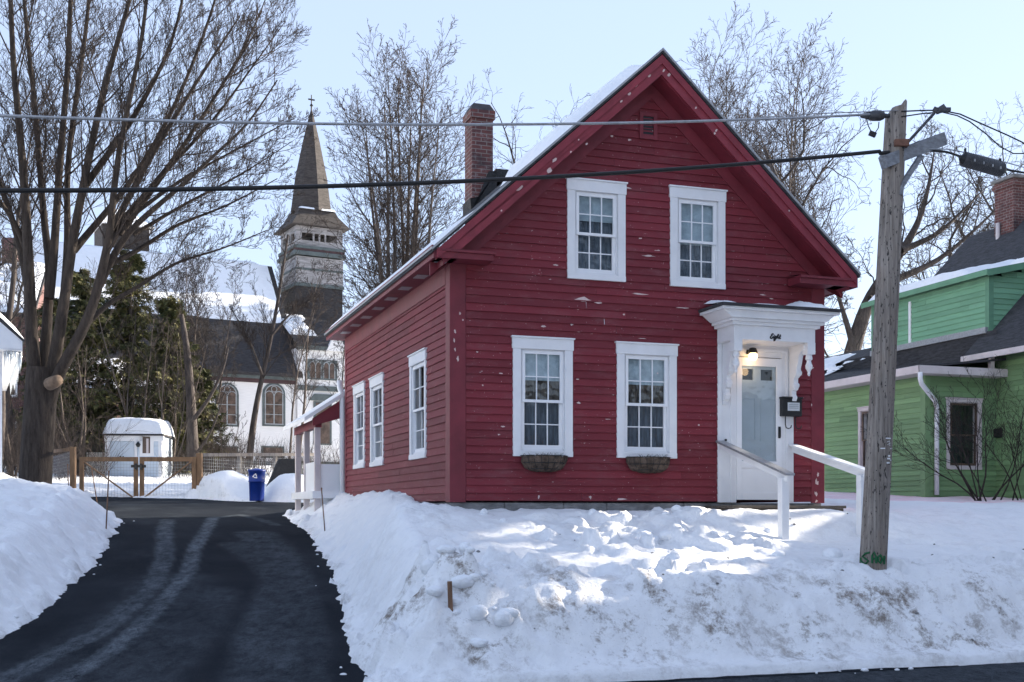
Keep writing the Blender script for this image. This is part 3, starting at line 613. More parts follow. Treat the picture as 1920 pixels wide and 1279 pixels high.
for p in [(862,588,5,6),(853,622,5,8),(851,638,4,10),(858,672,5,12),(853,655,4,8),(868,600,4,4),(1531,905,8,14),(1529,925,9,12),(1533,890,5,9),(1530,940,6,6),(1521,760,4,5),(1524,690,4,4),(1528,660,3,4)]: patch(*p,d=.0285)
m.build('peeled_patch',M['primer'],R0)
# peeled paint along the rake boards
m=MB()
def rpatch(px,py,w,h,v=-.375):
    u,z=H.onv(px,py,v); s=(H.oy+H.s*u)/F; n=9; a=math.atan(SL)*(1 if u<RU else -1); w*=s*.5;h*=s*.5; vs=[]
    for k in range(n):
        x=w*math.cos(2*PI*k/n)*rp.uniform(.6,1.1); y=h*math.sin(2*PI*k/n)*rp.uniform(.6,1.1); vs.append((u+x*math.cos(a)-y*math.sin(a),v,z+x*math.sin(a)+y*math.cos(a)))
    m.add(vs,[tuple(range(n))])
for p in [(1218,142,10,4),(1193,160,14,5),(1180,176,9,5),(1165,190,7,4),(1040,300,14,7),(1030,320,16,10),(975,352,18,6),(1255,140,6,12),(1245,132,4,9),(1100,270,6,4),(1085,262,4,3),(1305,202,4,6),(1343,245,5,7),(1469,376,5,4),(1480,395,4,5),(1340,250,4,5),(940,395,5,4),(1070,285,5,4)]: rpatch(*p,v=-.3515)
m.build('peeled_patch',M['primer'],R0)
# ------------------------------------------------------------------ front entrance
DU0,DU1=4.262,5.005                       # storm door
m=MB(fxf())
m.box(3.965,DU0-.0,.0,.030,1.72,4.10); m.box(DU1,5.215,.0,.030,1.72,4.10); m.box(DU0,DU1,.0,.030,3.83,4.10)
m.box(4.16,4.20,.03,.05,1.72,3.95); m.box(5.07,5.11,.03,.05,1.72,3.95); m.box(4.2,5.07,.03,.049,3.91,3.95)
m.box(3.96,4.02,.03,.047,1.72,4.10); m.box(4.2,4.26,.03,.04,1.72,3.91); m.box(5.005,5.07,.03,.04,1.72,3.91)
m.build('door_casing',M['white'],R0,bevel=.003)
m=MB(fxf()); b=.085
m.box(DU0,DU0+b,.012,.046,1.76,3.82); m.box(DU1-b,DU1,.012,.046,1.76,3.82); m.box(DU0+b,DU1-b,.012,.046,3.70,3.82); m.box(DU0+b,DU1-b,.012,.046,2.22,2.32); m.box(DU0+b,DU1-b,.012,.034,1.86,2.22); m.box(DU0+b,DU1-b,.012,.046,1.76,1.86)
door=m.build('door',M['vinyl'],R0,bevel=.004)
m=MB(fxf()); m.add([(DU0+b,.03,2.32),(DU1-b,.03,2.32),(DU1-b,.03,3.70),(DU0+b,.03,3.70)],[(0,1,2,3)]); m.build('glass_panel',M['glass'],door)
m=MB(fxf()); m.box(DU0+.01,DU1-.01,-.03,.0,1.76,3.35)                      # the wooden door behind the storm glass
for x0,x1,z0,z1 in ((.10,.34,1.95,2.5),(.41,.65,1.95,2.5),(.10,.34,2.62,3.25),(.41,.65,2.62,3.25)):
    for q in ((x0,x1,z1-.02,z1),(x0,x1,z0,z0+.02),(x0,x0+.02,z0+.02,z1-.02),(x1-.02,x1,z0+.02,z1-.02)): m.box(DU0+q[0],DU0+q[1],.0,.009,q[2],q[3])
m.box(DU0+.01,DU1-.01,-.03,.0,3.66,3.82); m.box(DU0+.01,DU1-.01,-.03,.0,3.35,3.50)
for x,w_ in ((.01,.11),(.30,.12),(.62,.11)): m.box(DU0+x,DU0+x+w_,-.03,.0,3.50,3.66)
m.build('inner_door',M['inner_door'],door)
m=MB(fxf()); m.box(DU0,DU1,-.4,-.1,3.3,3.8); m.build('dark_transom',M['dark'],door)
m=MB(fxf()); m.box(DU1-.06,DU1-.025,.046,.06,2.66,2.83); m.bar((DU1-.045,.075,2.68),(DU1-.045,.075,2.81),.018,.018,(1,0,0)); m.box(DU1-.054,DU1-.036,.06,.075,2.78,2.80); m.build('handle',M['black_metal'],door)
m=MB(fxf()); m.lathe([(.001,2.60),(.016,2.602),(.018,2.617),(.016,2.632),(.001,2.634)],4.085,.045,10); m.build('doorbell',M['black_metal'],R0)
# hood over the door
m=MB(fxf()); PU0,PU1,PD=3.955,5.262,.52
m.box(PU0,PU1,.026,PD,4.0,4.20)                                             # frieze box (open below)
m.box(PU0-.05,PU1+.05,.026,PD+.05,4.20,4.245)
m.box(PU0-.09,PU1+.09,.026,PD+.09,4.245,4.285)
m.prism([(PU0-.11,4.285),(PU1+.11,4.285),(PU1+.24,4.385),(PU0-.24,4.385)],.0265,PD+.13)
m.box(PU0-.28,PU1+.28,.0262,PD+.2,4.385,4.425)
hood=m.build('door_hood',M['white'],R0,bevel=.006)
m=MB(fxf()); m.box(PU0-.30,PU1+.30,.027,PD+.23,4.425,4.465); m.add([(PU0-.3,PD+.23,4.465),(PU1+.3,PD+.23,4.465),(PU1+.2,.03,4.55),(PU0-.2,.03,4.55)],[(0,1,2,3)]); m.build('hood_roof',M['shingle'],hood)
def hsnow(x0,x1,s,top):
    return snow_slab('hood_snow',hood,lambda a,b:(x0+(x1-x0)*a,-(.08+(PD+.05)*b),4.55-.085*b),lambda A,B:top*np.sin(np.pi*A)**.7*(1-.35*B),s,24,24,.12)
hsnow(PU1-.30,PU1+.22,3,.12); hsnow(PU0-.25,PU0+.05,4,.06); hsnow(PU0+.12,PU0+.9,5,.05)
def bracket(u):
    prof=[(a,4.0-(4.05-z)*.86) for a,z in [(.03,4.05),(.46,4.05),(.47,3.98),(.43,3.93),(.36,3.93),(.30,3.86),(.27,3.74),(.24,3.66),(.25,3.58),(.21,3.52),(.17,3.50),(.17,3.43),(.20,3.38),(.17,3.31),(.12,3.29),(.12,3.23),(.15,3.18),(.12,3.11),(.07,3.09),(.06,3.03),(.03,3.03)]]
    m=MB(lambda a,d,z:(d,-a,z)); m.prism(prof,u,u+.075)
    for c,r in (((.40,3.985),.05),((.215,3.585),.038),((.155,3.385),.034),((.10,3.185),.03)):
        n=12; m.prism([(c[0]+r*math.cos(2*PI*k/n),(4.0-(4.05-c[1])*.86)+r*math.sin(2*PI*k/n)) for k in range(n)],u-.012,u+.087)
    return m.build('scroll_bracket',M['white'],hood,bevel=.005)
bracket(4.03); bracket(5.13)
for u in (3.955,5.135):
    m=MB(fxf()); m.box(u,u+.127,PD-.127,PD+.003,3.84,4.005)
    m.lathe([(.001,3.53),(.012,3.535),(.022,3.56),(.018,3.585),(.028,3.61),(.048,3.64),(.052,3.68),(.036,3.72),(.03,3.75),(.05,3.77),(.05,3.79),(.04,3.84)],u+.063,PD-.063,14)
    m.build('turned_pendant',M['white'],hood)
# the word over the door, in black script strokes
def strokes(lines, org, sc, rad, xf, slant=.35):
    m=MB(xf)
    for ln in lines:
        P=[(org[0]+(x+slant*y)*sc,rad*.4,org[1]+y*sc) for x,y in ln]; m.tube(P,rad,6)
    return m
EI=[[(.75,1.25),(.6,1.42),(.35,1.4),(.2,1.2),(.3,1.0),(.5,.9),(.25,.82),(.08,.55),(.15,.2),(.4,.05),(.7,.15),(.9,.4)],
    [(.9,.4),(1.1,.75),(1.08,.3),(1.2,.1),(1.4,.3)],[(1.2,1.05),(1.24,1.1)],
    [(2.0,.65),(1.75,.78),(1.5,.6),(1.48,.3),(1.65,.1),(1.9,.25),(2.02,.7),(1.95,.0),(1.8,-.55),(1.5,-.6),(1.45,-.35),(1.9,.0),(2.2,.3)],
    [(2.2,.3),(2.45,1.0),(2.5,1.4),(2.38,1.4),(2.3,.8),(2.28,.02),(2.4,.5),(2.62,.68),(2.72,.5),(2.72,.15),(2.9,.1),(3.05,.4)],
    [(3.05,.4),(3.2,1.25),(3.08,.4),(3.12,.1),(3.3,.1),(3.5,.35)],[(2.95,.85),(3.4,.9)]]
u,z=H.onv(1443,635,-PD); strokes(EI,(u,z),.048,.0105,fxf(-PD)).build('house_number_word',M['black_metal'],hood)
# lamp over the door
L0=thing('wall_lamp','small black wall lamp with glowing globe bulb above the white door','lamp',H.w(4.47,-.03,3.885),TH)
m=MB(); m.lathe([(.001,.045),(.05,.043),(.055,.0),(.05,-.02)],0,-.02,14,1,.5); m.tube([(0,-.03,0),(0,-.10,.03)],.022,10); m.lathe([(.02,.065),(.05,.055),(.07,.0),(.066,-.015),(.04,-.015)],0,-.11,16); m.build('lamp_holder',M['black_metal'],L0,True)
mg,nt,N,LK,bs=newmat('warm_globe'); bs.inputs['Emission Color'].default_value=(1,.62,.27,1); bs.inputs['Emission Strength'].default_value=1.9; bs.inputs['Base Color'].default_value=(.9,.8,.6,1)
m=MB(); m.lathe([(.04,-.01),(.06,-.03),(.066,-.06),(.058,-.095),(.035,-.12),(.001,-.127)],0,-.115,18); m.build('globe',mg,L0,True)
ld=bpy.data.lights.new('lamp_bulb','POINT'); ld.energy=.3; ld.color=(1,.66,.33); ld.shadow_soft_size=.06; lo=bpy.data.objects.new('lamp_bulb',ld); C.objects.link(lo); lo.parent=L0; lo.location=(0,-.115,-.26)
# letter box
B0=thing('mailbox','black wall mailbox with pale label and two newspaper hooks beside the door','mailbox',H.w(5.135,-.03,2.98),TH)
m=MB(); m.box(-.165,.165,-.095,-.002,0,.26); m.prism([(-.175,.255),(.175,.255),(.175,.285),(-.175,.285)],-.11,-.001); m.build('box',M['black_metal'],B0,bevel=.01)
m=MB(); m.box(-.08,.12,-.098,-.0955,.08,.20); lab=m.build('label',M['paper'],B0)
m=MB(); 
for z in (.165,.14,.115): m.box(-.06,.10,-.0995,-.0982,z,z+.008)
m.build('printed_lines',M['steel'],lab)
for x in (-.09,.08):
    m=MB(); m.tube([(x,-.05,.005),(x,-.05,-.12),(x+.01,-.055,-.165),(x+.04,-.07,-.18),(x+.07,-.085,-.165),(x+.075,-.09,-.13)],.008,8); m.build('newspaper_hook',M['black_metal'],B0)
# wooden landing and the two handrails
S0=thing('door_step','weathered brown wooden landing under the white front door, half buried in snow','step',H.w(4.72,-.4,1.25),TH)
m=MB(); 
for k in range(6): m.box(-.95,.87,-.40+k*.135,-.272+k*.135,.385,.425)
m.build('tread',M['wood'],S0,bevel=.004); m=MB(); m.box(-.92,.84,-.375,.39,.0,.384); m.build('riser',M['wood'],S0)
m=MB()
def rail(u,name,label,py0,py1,pb):
    a,zw=H.onv(1350,py0,-.06); 
    o=thing('handrail',label,'handrail',H.w(u,-1.72,1.2),TH); zw=zw-1.2
    Yp=H.w(u,-1.72).y; zt=CZ+(HY-py1)/F*Yp-1.2
    m=MB(); m.box(-.055,.055,-.055,.055,0,zt-.035); m.build('post',M['white'],o,bevel=.006)
    m=MB(); m.bar((0,1.69,zw-.045),(0,-.12,zt-.05),.045,.09); m.build('rail',M['white'],o,bevel=.004)
    m=MB(); m.bar((0,1.69,zw+.012),(0,-.16,zt+.004),.14,.03); m.build('cap_rail',M['alu'] if u<4.5 else M['white'],o,bevel=.004)
rail(4.0,'a','white wooden handrail running down from the left side of the front door',829,891,0)
rail(5.2,'b','white wooden handrail between the front door and the utility pole',833,885,0)
# coir planters under the two ground floor windows
for key,lab in (('ll','dry coir window basket under the lower left window'),('lr','dry coir window basket under the window nearest the door')):
    w=WF[key]; c=(w[0]+w[1])/2; o=thing('window_basket',lab,'window basket',H.w(c,-.05,w[2]-.17),TH,'coir window baskets')
    m=MB(); n,k=26,9; hw=.335; rr=random.Random(int(c*100))
    vs=[];fs=[]
    for i in range(k+1):
        t=i/k; z=.175-.215*math.sin(t*PI/2)*1.0
        for j in range(n+1):
            a=PI*j/n; q=math.cos(t*PI/2)**.55; vs.append((hw*q*math.cos(a)*(1+rr.uniform(-.04,.04)),-.19*q*math.sin(a)*(1+rr.uniform(-.08,.08)),z+rr.uniform(-.008,.008)))
    for i in range(k):
        for j in range(n): p=i*(n+1)+j; fs.append((p,p+1,p+n+2,p+n+1))
    m.add(vs,fs); m.build('coir_liner',M['coco'],o,True)
    m=MB(); 
    for z,q in ((.178,1.0),(.08,.93),(.0,.72)): m.tube([(hw*q*math.cos(PI*j/16),-.2*q*math.sin(PI*j/16),z) for j in range(17)],.006,5)
    for j in range(1,10): a=PI*j/10; m.tube([(hw*math.cos(a),-.2*math.sin(a),.18),(hw*.93*math.cos(a),-.19*math.sin(a),.08),(hw*.7*math.cos(a),-.145*math.sin(a),-.005),(hw*.3*math.cos(a),-.06*math.sin(a),-.045)],.004,4)
    m.build('wire_frame',M['black_metal'],o)
    m=MB()
    for _ in range(170):
        a=rr.uniform(0,PI); q=rr.uniform(.2,1); x,y=hw*q*math.cos(a),-.19*q*math.sin(a); z=.18 if rr.random()<.5 else .18-.2*(1-q)
        m.tube([(x,y,z),(x*1.05+rr.uniform(-.05,.05),y+rr.uniform(-.05,.02),z+rr.uniform(-.04,.05))],[.003,.001],3)
    m.build('dead_plants',M['twig'],o)
    m=MB(); m.add([(hw*.97*math.cos(PI*j/16),-.18*math.sin(PI*j/16),.165) for j in range(17)],[tuple(range(17))]); m.build('soil',M['coco'],o)
# rear side porch and downspout
m=MB(); ZP=1.98
m.box(-.62,1.2,7.45,10.2,ZP-.14,ZP); m.build('porch_floor',M['vinyl'],R0)
for (pu,pv) in ((-.50,7.62),(-.50,8.9),(-.50,10.05)):
    m=MB(); m.box(pu-.055,pu+.055,pv-.055,pv+.055,1.4,3.35); m.build('porch_post',M['pink_white'],R0,bevel=.004)
m=MB()
m.extr([(-.62,7.42,3.36),(.35,7.42,4.02),(.35,7.42,3.50),(-.62,7.42,3.22)],(0,.06,0)); m.box(-.56,-.44,7.48,10.2,3.2,3.36); m.build('porch_beam',M['red_trim'],R0)
m=MB(); m.add([(-.78,7.36,3.38),(.3,7.36,4.1),(.3,10.3,4.1),(-.78,10.3,3.38),(-.78,7.36,3.30),(.3,7.36,4.02),(.3,10.3,4.02),(-.78,10.3,3.30)],[(0,1,2,3),(7,6,5,4),(0,4,5,1),(1,5,6,2),(2,6,7,3),(3,7,4,0)]); pr=m.build('porch_roof',M['white'],R0)
0 and snow_slab('porch_snow',pr,lambda a,b:(-.74+1.0*a,7.4+2.8*b,3.405+.667*a),lambda A,B:.07+0*A,9,16,30,.1)
m=MB(); m.box(-.53,-.47,7.68,8.84,1.95,2.55); m.box(-.44,.0,7.60,7.64,1.7,2.5)
m.build('porch_skirt',M['vinyl'],R0)
m=MB(); m.box(.6,W_,DEP+.02,DEP+3.2,1.7,4.4); m.build('rear_ell',M['red_trim'],R0)
m=MB(); m.tube([(-.10,DEP+.12,4.10),(-.10,DEP+.12,3.98),(-.05,DEP+.10,3.8),(-.05,DEP+.10,1.75)],.055,8); m.build('downspout',M['vinyl'],R0,True)

# ------------------------------------------------------------------ utility pole
PB=H.w(3.93,-3.72); PY=PB.y
pb=pt(1637,1062,PY); zb=pb.z
P0=thing('utility_pole','weathered grey wooden utility pole with green spray paint at its foot','utility pole',(pb.x,pb.y,zb),0)
ptop=pt(1681,197,PY); lean=(ptop.x-pb.x)/(ptop.z-zb); HT=ptop.z-zb
px_=lambda z,r=0:(lean*z,0,z)
m=MB(); n=22; vs=[];ks=[-.5,0,.8,1.6,2.4,3.2,4.0,4.8,HT-.03]
for i,z in enumerate(ks):
    r=.152-.034*max(z,0)/HT
    for j in range(n):
        a=2*PI*j/n; k=r*(1+.02*math.sin(3*a+z)); top=(.075*math.cos(a)+.02*math.sin(5*a)) if i==len(ks)-1 else 0
        vs.append((lean*z+k*math.cos(a),k*math.sin(a),z+top))
fs=[(i*n+j,i*n+(j+1)%n,(i+1)*n+(j+1)%n,(i+1)*n+j) for i in range(len(ks)-1) for j in range(n)]+[tuple((len(ks)-1)*n+j for j in range(n))]
m.add(vs,fs); m.build('shaft',M['pole'],P0,True)
def pp(px,py,dy=0.0):             # a point in the plane of the pole, dy towards the viewer (negative)
    q=pt(px,py,PY+dy); return (q.x-pb.x,q.y-pb.y,q.z-zb)
# wooden arm, steel brace, through bolts
m=MB(); m.bar(pp(1655,305,-.17),pp(1768,262,.25),.095,.14); arm=m.build('crossarm',M['armwood'],P0,bevel=.006)
m=MB(); m.bar(pp(1655,300,.17),pp(1770,258,.45),.08,.12); m.build('crossarm',M['armwood'],P0,bevel=.006)
m=MB(); m.bar(pp(1727,292,.02),pp(1690,348,-.09),.05,.05); m.bar(pp(1690,348,-.09),pp(1688,366,-.1),.045,.045); m.build('brace',M['armwood'],P0)
m=MB(); m.tube([pp(1692,278,-.10),pp(1752,212,-.05)],.017,8); m.build('standoff_rod',M['hardware'],P0)
m=MB(); m.box(*[c for c in (pp(1670,277)[0],pp(1697,277)[0],-.155,.15)],pp(1680,281)[2],pp(1680,268)[2]); m.build('rusty_bracket',M['rust'],P0,bevel=.008)
m=MB(); 
for a,b in (((1750,204),(1762,210)),((1755,210),(1774,204)),((1762,205),(1772,199))): m.bar(pp(*a,-.05),pp(*b,-.07),.05,.05)
m.box(pp(1752,0)[0],pp(1778,0)[0],-.09,-.02,pp(0,213)[2],pp(0,206)[2]); m.build('cable_clamp',M['hardware'],P0,bevel=.004)
m=MB(); m.lathe([(.001,-.16),(.022,-.15),(.04,-.08),(.06,-.02),(.06,.06),(.04,.10),(.001,.11)],0,0,12)
mm=MB(); q=pp(1640,217,-.12)
for v in m.v: mm.v.append((q[0]+v[2]*1.05,q[1]+v[0],q[2]+v[1]))
mm.f=m.f; mm.r=m.r; mm.bar((q[0]+.08,q[1],q[2]),pp(1668,218,-.125),.05,.035); mm.build('dead_end_clamp',M['hardware'],P0,True)
m=MB(); q=lambda x,y:pp(x,y,-.14); m.tube([q(1636,208),q(1628,212),q(1625,224),q(1628,236),q(1634,248)],.006,6); m.tube([q(1648,229),q(1647,240),q(1641,249),q(1634,250)],.006,6); m.bar(q(1630,249),q(1642,254),.04,.05); m.build('jumper_wire',M['rubber'],P0)
m=MB(); rr=random.Random(5)
for _ in range(46):               # nails, staples and bolt holes
    z=rr.uniform(.7,HT-.3); a=rr.uniform(-PI+.3,-.3); r=.153-.034*z/HT; m.tube([(lean*z+(r-.01)*math.cos(a),(r-.01)*math.sin(a),z),(lean*z+(r+.004)*math.cos(a),(r+.004)*math.sin(a),z)],rr.uniform(.003,.010),6)
m.build('nail',M['black_metal'],P0)
def onpole(px,py,lift=.004):
    q=pt(px,py,PY-.12); z=q.z-zb; x=q.x-pb.x-lean*z; r=.153-.034*max(z,0)/HT+lift; x=max(-r*.98,min(r*.98,x)); return (lean*z+x,-math.sqrt(max(1e-6,r*r-x*x)),z)
m=MB()
for ln in (((1630,1036),(1624,1038),(1620,1044),(1624,1048),(1628,1052),(1624,1057),(1617,1056)),((1634,1056),(1634,1042),(1637,1035),(1641,1044),(1641,1056)),((1633,1048),(1643,1047)),((1650,1040),(1645,1044),(1645,1052),(1649,1056),(1653,1050),(1650,1041)),((1657,1042),(1657,1058)),((1618,1046),(1616,1052),(1622,1058))):
    m.tube([onpole(*p) for p in ln],.0125,6)
m.build('green_spray_marks',M['green_spray'],P0)
m=MB()
for (x,y,w,h) in ((1665,822,11,2),(1654,841,9,2),(1672,841,5,2),(1667,855,5,3),(1666,860,7,3),(1665,868,7,3),(1671,863,3,2)):
    a=onpole(x-w/2,y,.003); b=onpole(x+w/2,y,.003); s=PY/F*h; m.add([(a[0],a[1],a[2]-s/2),(b[0],b[1],b[2]-s/2),(b[0],b[1],b[2]+s/2),(a[0],a[1],a[2]+s/2)],[(0,1,2,3)])
for ln in (((1662,829),(1667,827),(1669,831),(1663,834),(1669,836),(1668,832)),): m.tube([onpole(*p) for p in ln],.003,5)
m.build('number_tag',M['tagwhite'],P0)
# ------------------------------------------------------------------ cables
def cable(name,label,cat,pts,rad,mat,parent=None,n=8,group=None):
    o=mk(name,*(lambda q:(q.v,q.f))(MB().tube(pts,rad,n)),mat,parent,True,recalc=False)
    return tag(o,label,cat,group)
def along(t,z): c,s=H.c,H.s; return Vector((pb.x+lean*5-c*t,PY-.17-s*t,z))
def zline(samples):   # (px,py) seen -> height at that distance along the street
    out=[]
    for px,py in samples:
        r=(px-CX)/F; X0,Y0=pb.x+lean*5,PY-.17; t=(X0-r*Y0)/(H.c-r*H.s); out.append((t,CZ+(HY-py)/F*(Y0-H.s*t)))
    out.sort(); return out
def wire_pts(samples,extra):
    z=zline(samples)+extra; ts=[a for a,b in z]; co=np.polyfit(ts,[b for a,b in z],2); n=60
    return [along(t,float(np.polyval(co,t))) for t in np.linspace(ts[0],ts[-1],n)]
cable('grey_cable','grey aluminium overhead cable crossing above the black one in front of the gable','cable',wire_pts([(1630,219),(1250,225.5),(900,229),(540,229.5),(240,226),(0,222)],[(34,6.3)]),.0138,M['alu'],None)
cable('thin_wire','thin wire strung just above the grey cable beside the pole top','wire',[Vector(pt(1418,221,13.05)),Vector(pt(1520,213.5,13.3)),Vector(pt(1700,207,PY-.1))],.006,M['alu'],None)
blk=wire_pts([(1650,287.5),(1300,310),(900,337),(540,351.5),(240,356.5),(0,360)],[(36,6.0)])
cable('black_cable','thick black overhead cable sagging across the red house to the pole arm','cable',blk,.0215,M['rubber'],None)
def ppw(px,py,Y): return Vector(pt(px,py,Y))
ss_=lambda L,Ys:[ppw(a,b,Ys[0]+(Ys[1]-Ys[0])*k/(len(L)-1)) for k,(a,b) in enumerate(L)]
cable('black_cable','black cable running right from the pole arm past the splice case','cable',ss_([(1650,287.5),(1690,283),(1735,280.5),(1775,285),(1800,293),(1830,306),(1880,317),(1920,324),(2300,380)],(PY-.17,15.2)),[.0215]*3+[.014]*6,M['rubber'])
cable('support_strand','steel strand with clips above the black splice case','cable',ss_([(1735,279),(1778,280),(1830,290),(1880,303),(1920,314),(2300,372)],(PY-.12,15.2)),.007,M['steel'])
cable('service_drop','thin twisted wire arching from the pole top clamp, upper of the pair at right','wire',ss_([(1690,209),(1735,207),(1765,207),(1800,214),(1840,232),(1890,254),(1915,266),(1945,282),(2200,420)],(PY-.12,14.6)),.0085,M['rubber'])
cable('service_drop','thin twisted wire drooping low from the pole top clamp, lower of the pair at right','wire',ss_([(1690,219),(1730,213),(1765,210),(1795,217),(1818,228),(1850,252),(1875,275),(1900,288),(1930,288),(2050,270)],(PY-.12,14.6)),.0075,M['rubber'])
sc=thing('splice_case','black ribbed splice case hanging from the strand right of the pole','splice case',ppw(1843,308,14.05),0)
a=Vector(pt(1806,298,14.0))-Vector(pt(1843,308,14.05)); b=Vector(pt(1879,319,14.1))-Vector(pt(1843,308,14.05))
m=MB(); kk=19; m.tube([a.lerp(b,i/(kk*2)) for i in range(kk*2+1)],[.082+.007*(i%2) for i in range(kk*2+1)],14); m.build('ribbed_body',M['casing_grey'],sc)
for p,q in ((a,a+(a-b)*.09),(b,b+(b-a)*.09)): m=MB(); m.tube([p,q],[.07,.022],12); m.build('end_cap',M['black_metal'],sc)
for t in (.05,.95): 
    m=MB(); c_=a.lerp(b,t); m.bar(c_+Vector((0,0,.07)),c_+Vector((0,0,.13)),.02,.03,(0,1,0)); m.build('hanger',M['black_metal'],sc)
m=MB()
for t in (.22,.45,.68,.88): c_=a.lerp(b,t); m.box(c_.x-.008,c_.x+.008,c_.y-.098,c_.y-.082,c_.z-.03,c_.z+.0)
m.build_each('latch',M['alu'],sc)
# ------------------------------------------------------------------ green house next door
R1=thing('green_house','green clapboard house with aqua dormer, black roof and brick chimney behind the utility pole','house',(G.ox,G.oy,0),TH)
rg=random.Random(21); Z0=1.7
m=MB(fxf()); gw=None
a,zt=G.onv(1775,745,-.03); b,zb=G.onv(1841,881,-.03); FW=(a,b,zb,zt)
a,zt=G.onu(1660,757,-.03); b,zb=G.onu(1609,884,-.03); LW=(b,a,zb,zt); LW=(min(LW[:2]),max(LW[:2]),zb,zt)
boards(m,Z0,4.62,.115,lambda z:(.12,1.9),[hole(FW,.09,.1,.06)],rg)                       # bump, street side
m.xf=sxf(); boards(m,Z0,4.62,.115,lambda z:(.14,9.5),[hole(LW,.09,.1,.06)],rg)          # bump, left side
m.xf=sxf(1.9); boards(m,Z0,5.3,.115,lambda z:(-2.5,0),[],rg)                             # main block, left side
m.xf=fxf(-2.5); boards(m,Z0,9.0,.115,lambda z:(max(1.9,5.5-(9.15-.25-z)),min(9.6,5.5+(9.15-.25-z))),[],rg)
m.xf=None; m.add([(9.6,-2.5,Z0),(9.6,5,Z0),(9.6,5,5.4),(9.6,-2.5,5.4)],[(0,1,2,3)]); m.add([(0,9.5,Z0),(6,9.5,Z0),(6,9.5,5),(3,9.5,6.0),(0,9.5,4.6)],[(0,1,2,3,4)]); m.add([(1.9,5,Z0),(9.6,5,Z0),(9.6,5,5.1),(5.5,5,9.0),(1.9,5,5.1)],[(0,1,2,3,4)]); m.add([(6,5,Z0),(6,9.5,Z0),(6,9.5,5),(6,5,5)],[(0,1,2,3)])
m.build('wall',M['greenpaint'],R1,rnd=True)
DZ=lambda u:7.0+.22*(u-1.97)
m=MB(sxf(1.965)); DWW=(3.02,3.75,5.95,6.85)
boards(m,5.25,6.93,.125,lambda z:(.40,4.63),[],rg)
m.xf=fxf(.3); boards(m,5.3,7.3,.125,lambda z:(2.07,3.8) if z<7.0 else (2.07+(z-7.0)/.22,3.9),[],rg)
m.xf=None; m.add([(1.965,4.63,5.2),(3.9,4.63,5.2),(3.9,4.63,7.4),(1.965,4.63,6.95)],[(0,1,2,3)])
dw=m.build('dormer_wall',M['seafoam'],R1,rnd=True)
m=MB(); m.box(1.94,2.07,.275,.40,5.2,6.98); m.box(1.94,2.06,4.55,4.65,5.2,6.95); q=MB(); q.box(-.022,.12,-.024,.14,Z0,4.6); q.box(1.9-.02,2.0,-2.52,-2.4,Z0,5.2); q.build_each('corner_board',M['green_corner'],R1)
m.box(1.945,1.965,.4,4.6,6.80,6.98)
m.build_each('corner_board',M['green_trim'],R1)
m=MB(); v=DWW; m.box(1.93,1.963,3.03,3.12,5.72,6.80); m.box(1.93,1.963,3.75,3.84,5.72,6.8); m.build('dormer_window_casing',M['white'],R1)
window(R1,fxf(),*FW,hdr=.10,side=.09,sill=.06,grid=(1,1),trim='pink_white',sashm='stained',inside=None)
window(R1,sxf(),*LW,hdr=.10,side=.09,sill=.06,grid=(1,1),trim='pink_white',sashm='stained',inside=None)
# roofs
def slab(P,th=.07):
    m=MB(); n=len(P); m.add(list(P)+[(x,y,z-th) for x,y,z in P],[tuple(range(n)),tuple(range(2*n-1,n-1,-1))]+[(i,(i+1)%n,n+(i+1)%n,n+i) for i in range(n)]); return m
RGZ=lambda u:9.15-abs(u-5.5)*1.0
m=slab([(1.45,-2.8,RGZ(1.45)),(5.5,-2.8,9.15),(5.5,5.2,9.15),(3.75,5.2,RGZ(3.75)),(3.75,.28,RGZ(3.75)),(2.0,.28,RGZ(2.0)),(2.0,.55,RGZ(2.0)),(1.45,.55,RGZ(1.45))])
q=slab([(5.5,-2.8,9.15),(10,-2.8,RGZ(10)),(10,5.2,RGZ(10)),(5.5,5.2,9.15)]); m.add(q.v,q.f)
q=slab([(1.78,.14,DZ(1.78)+.06),(3.95,.14,DZ(3.95)+.06),(3.95,4.8,DZ(3.95)+.06),(1.78,4.8,DZ(1.78)+.06)],.06); m.add(q.v,q.f)
WZ=lambda u:4.74+.40*(u+.4) if u<3 else 6.1-.4*(u-3)
q=slab([(-.42,-.34,WZ(-.42)),(1.9,-.34,WZ(-.42)+.25),(1.9,-.0,WZ(1.9)),(1.94,9.8,WZ(1.94)),(-.42,9.8,WZ(-.42))],.05); m.add(q.v,q.f)
q=slab([(1.9,4.7,WZ(1.9)),(3.0,4.7,6.1),(3.0,9.8,6.1),(1.9,9.8,WZ(1.9))],.05); m.add(q.v,q.f); q=slab([(3,5.0,6.1),(6.4,5.0,WZ(6.4)),(6.4,9.8,WZ(6.4)),(3,9.8,6.1)],.05); m.add(q.v,q.f)
r1=m.build('roof',M['shingle'],R1)
m=MB(); m.box(-.46,-.42,-.38,9.8,4.56,4.73); m.box(-.46,1.9,-.38,-.34,4.56,4.73); m.box(1.40,1.45,-2.85,.57,4.97,5.10); m.box(-.40,1.9,-.335,-.0,4.56,4.575); m.box(-.40,-.0,.0,9.8,4.56,4.575)
m.box(1.5,1.6,-.30,-.2,4.74,5.0); m.box(-.45,3.3,9.8,9.84,4.56,4.73)
m.build('gutter',M['pink_white'],r1,bevel=.01)
m=MB(); m.box(1.74,1.78,.1,4.82,DZ(1.78)-.06,DZ(1.78)+.07); m.prism([(1.78,DZ(1.78)-.08),(3.95,DZ(3.95)-.08),(3.95,DZ(3.95)+.07),(1.78,DZ(1.78)+.07)],.10,.14); m.build('dormer_fascia',M['green_trim'],r1)
m=MB(); m.box(1.86,1.945,.3,4.6,WZ(1.86)-.02,WZ(1.9)+.10); m.build('flashing',M['alu'],r1)
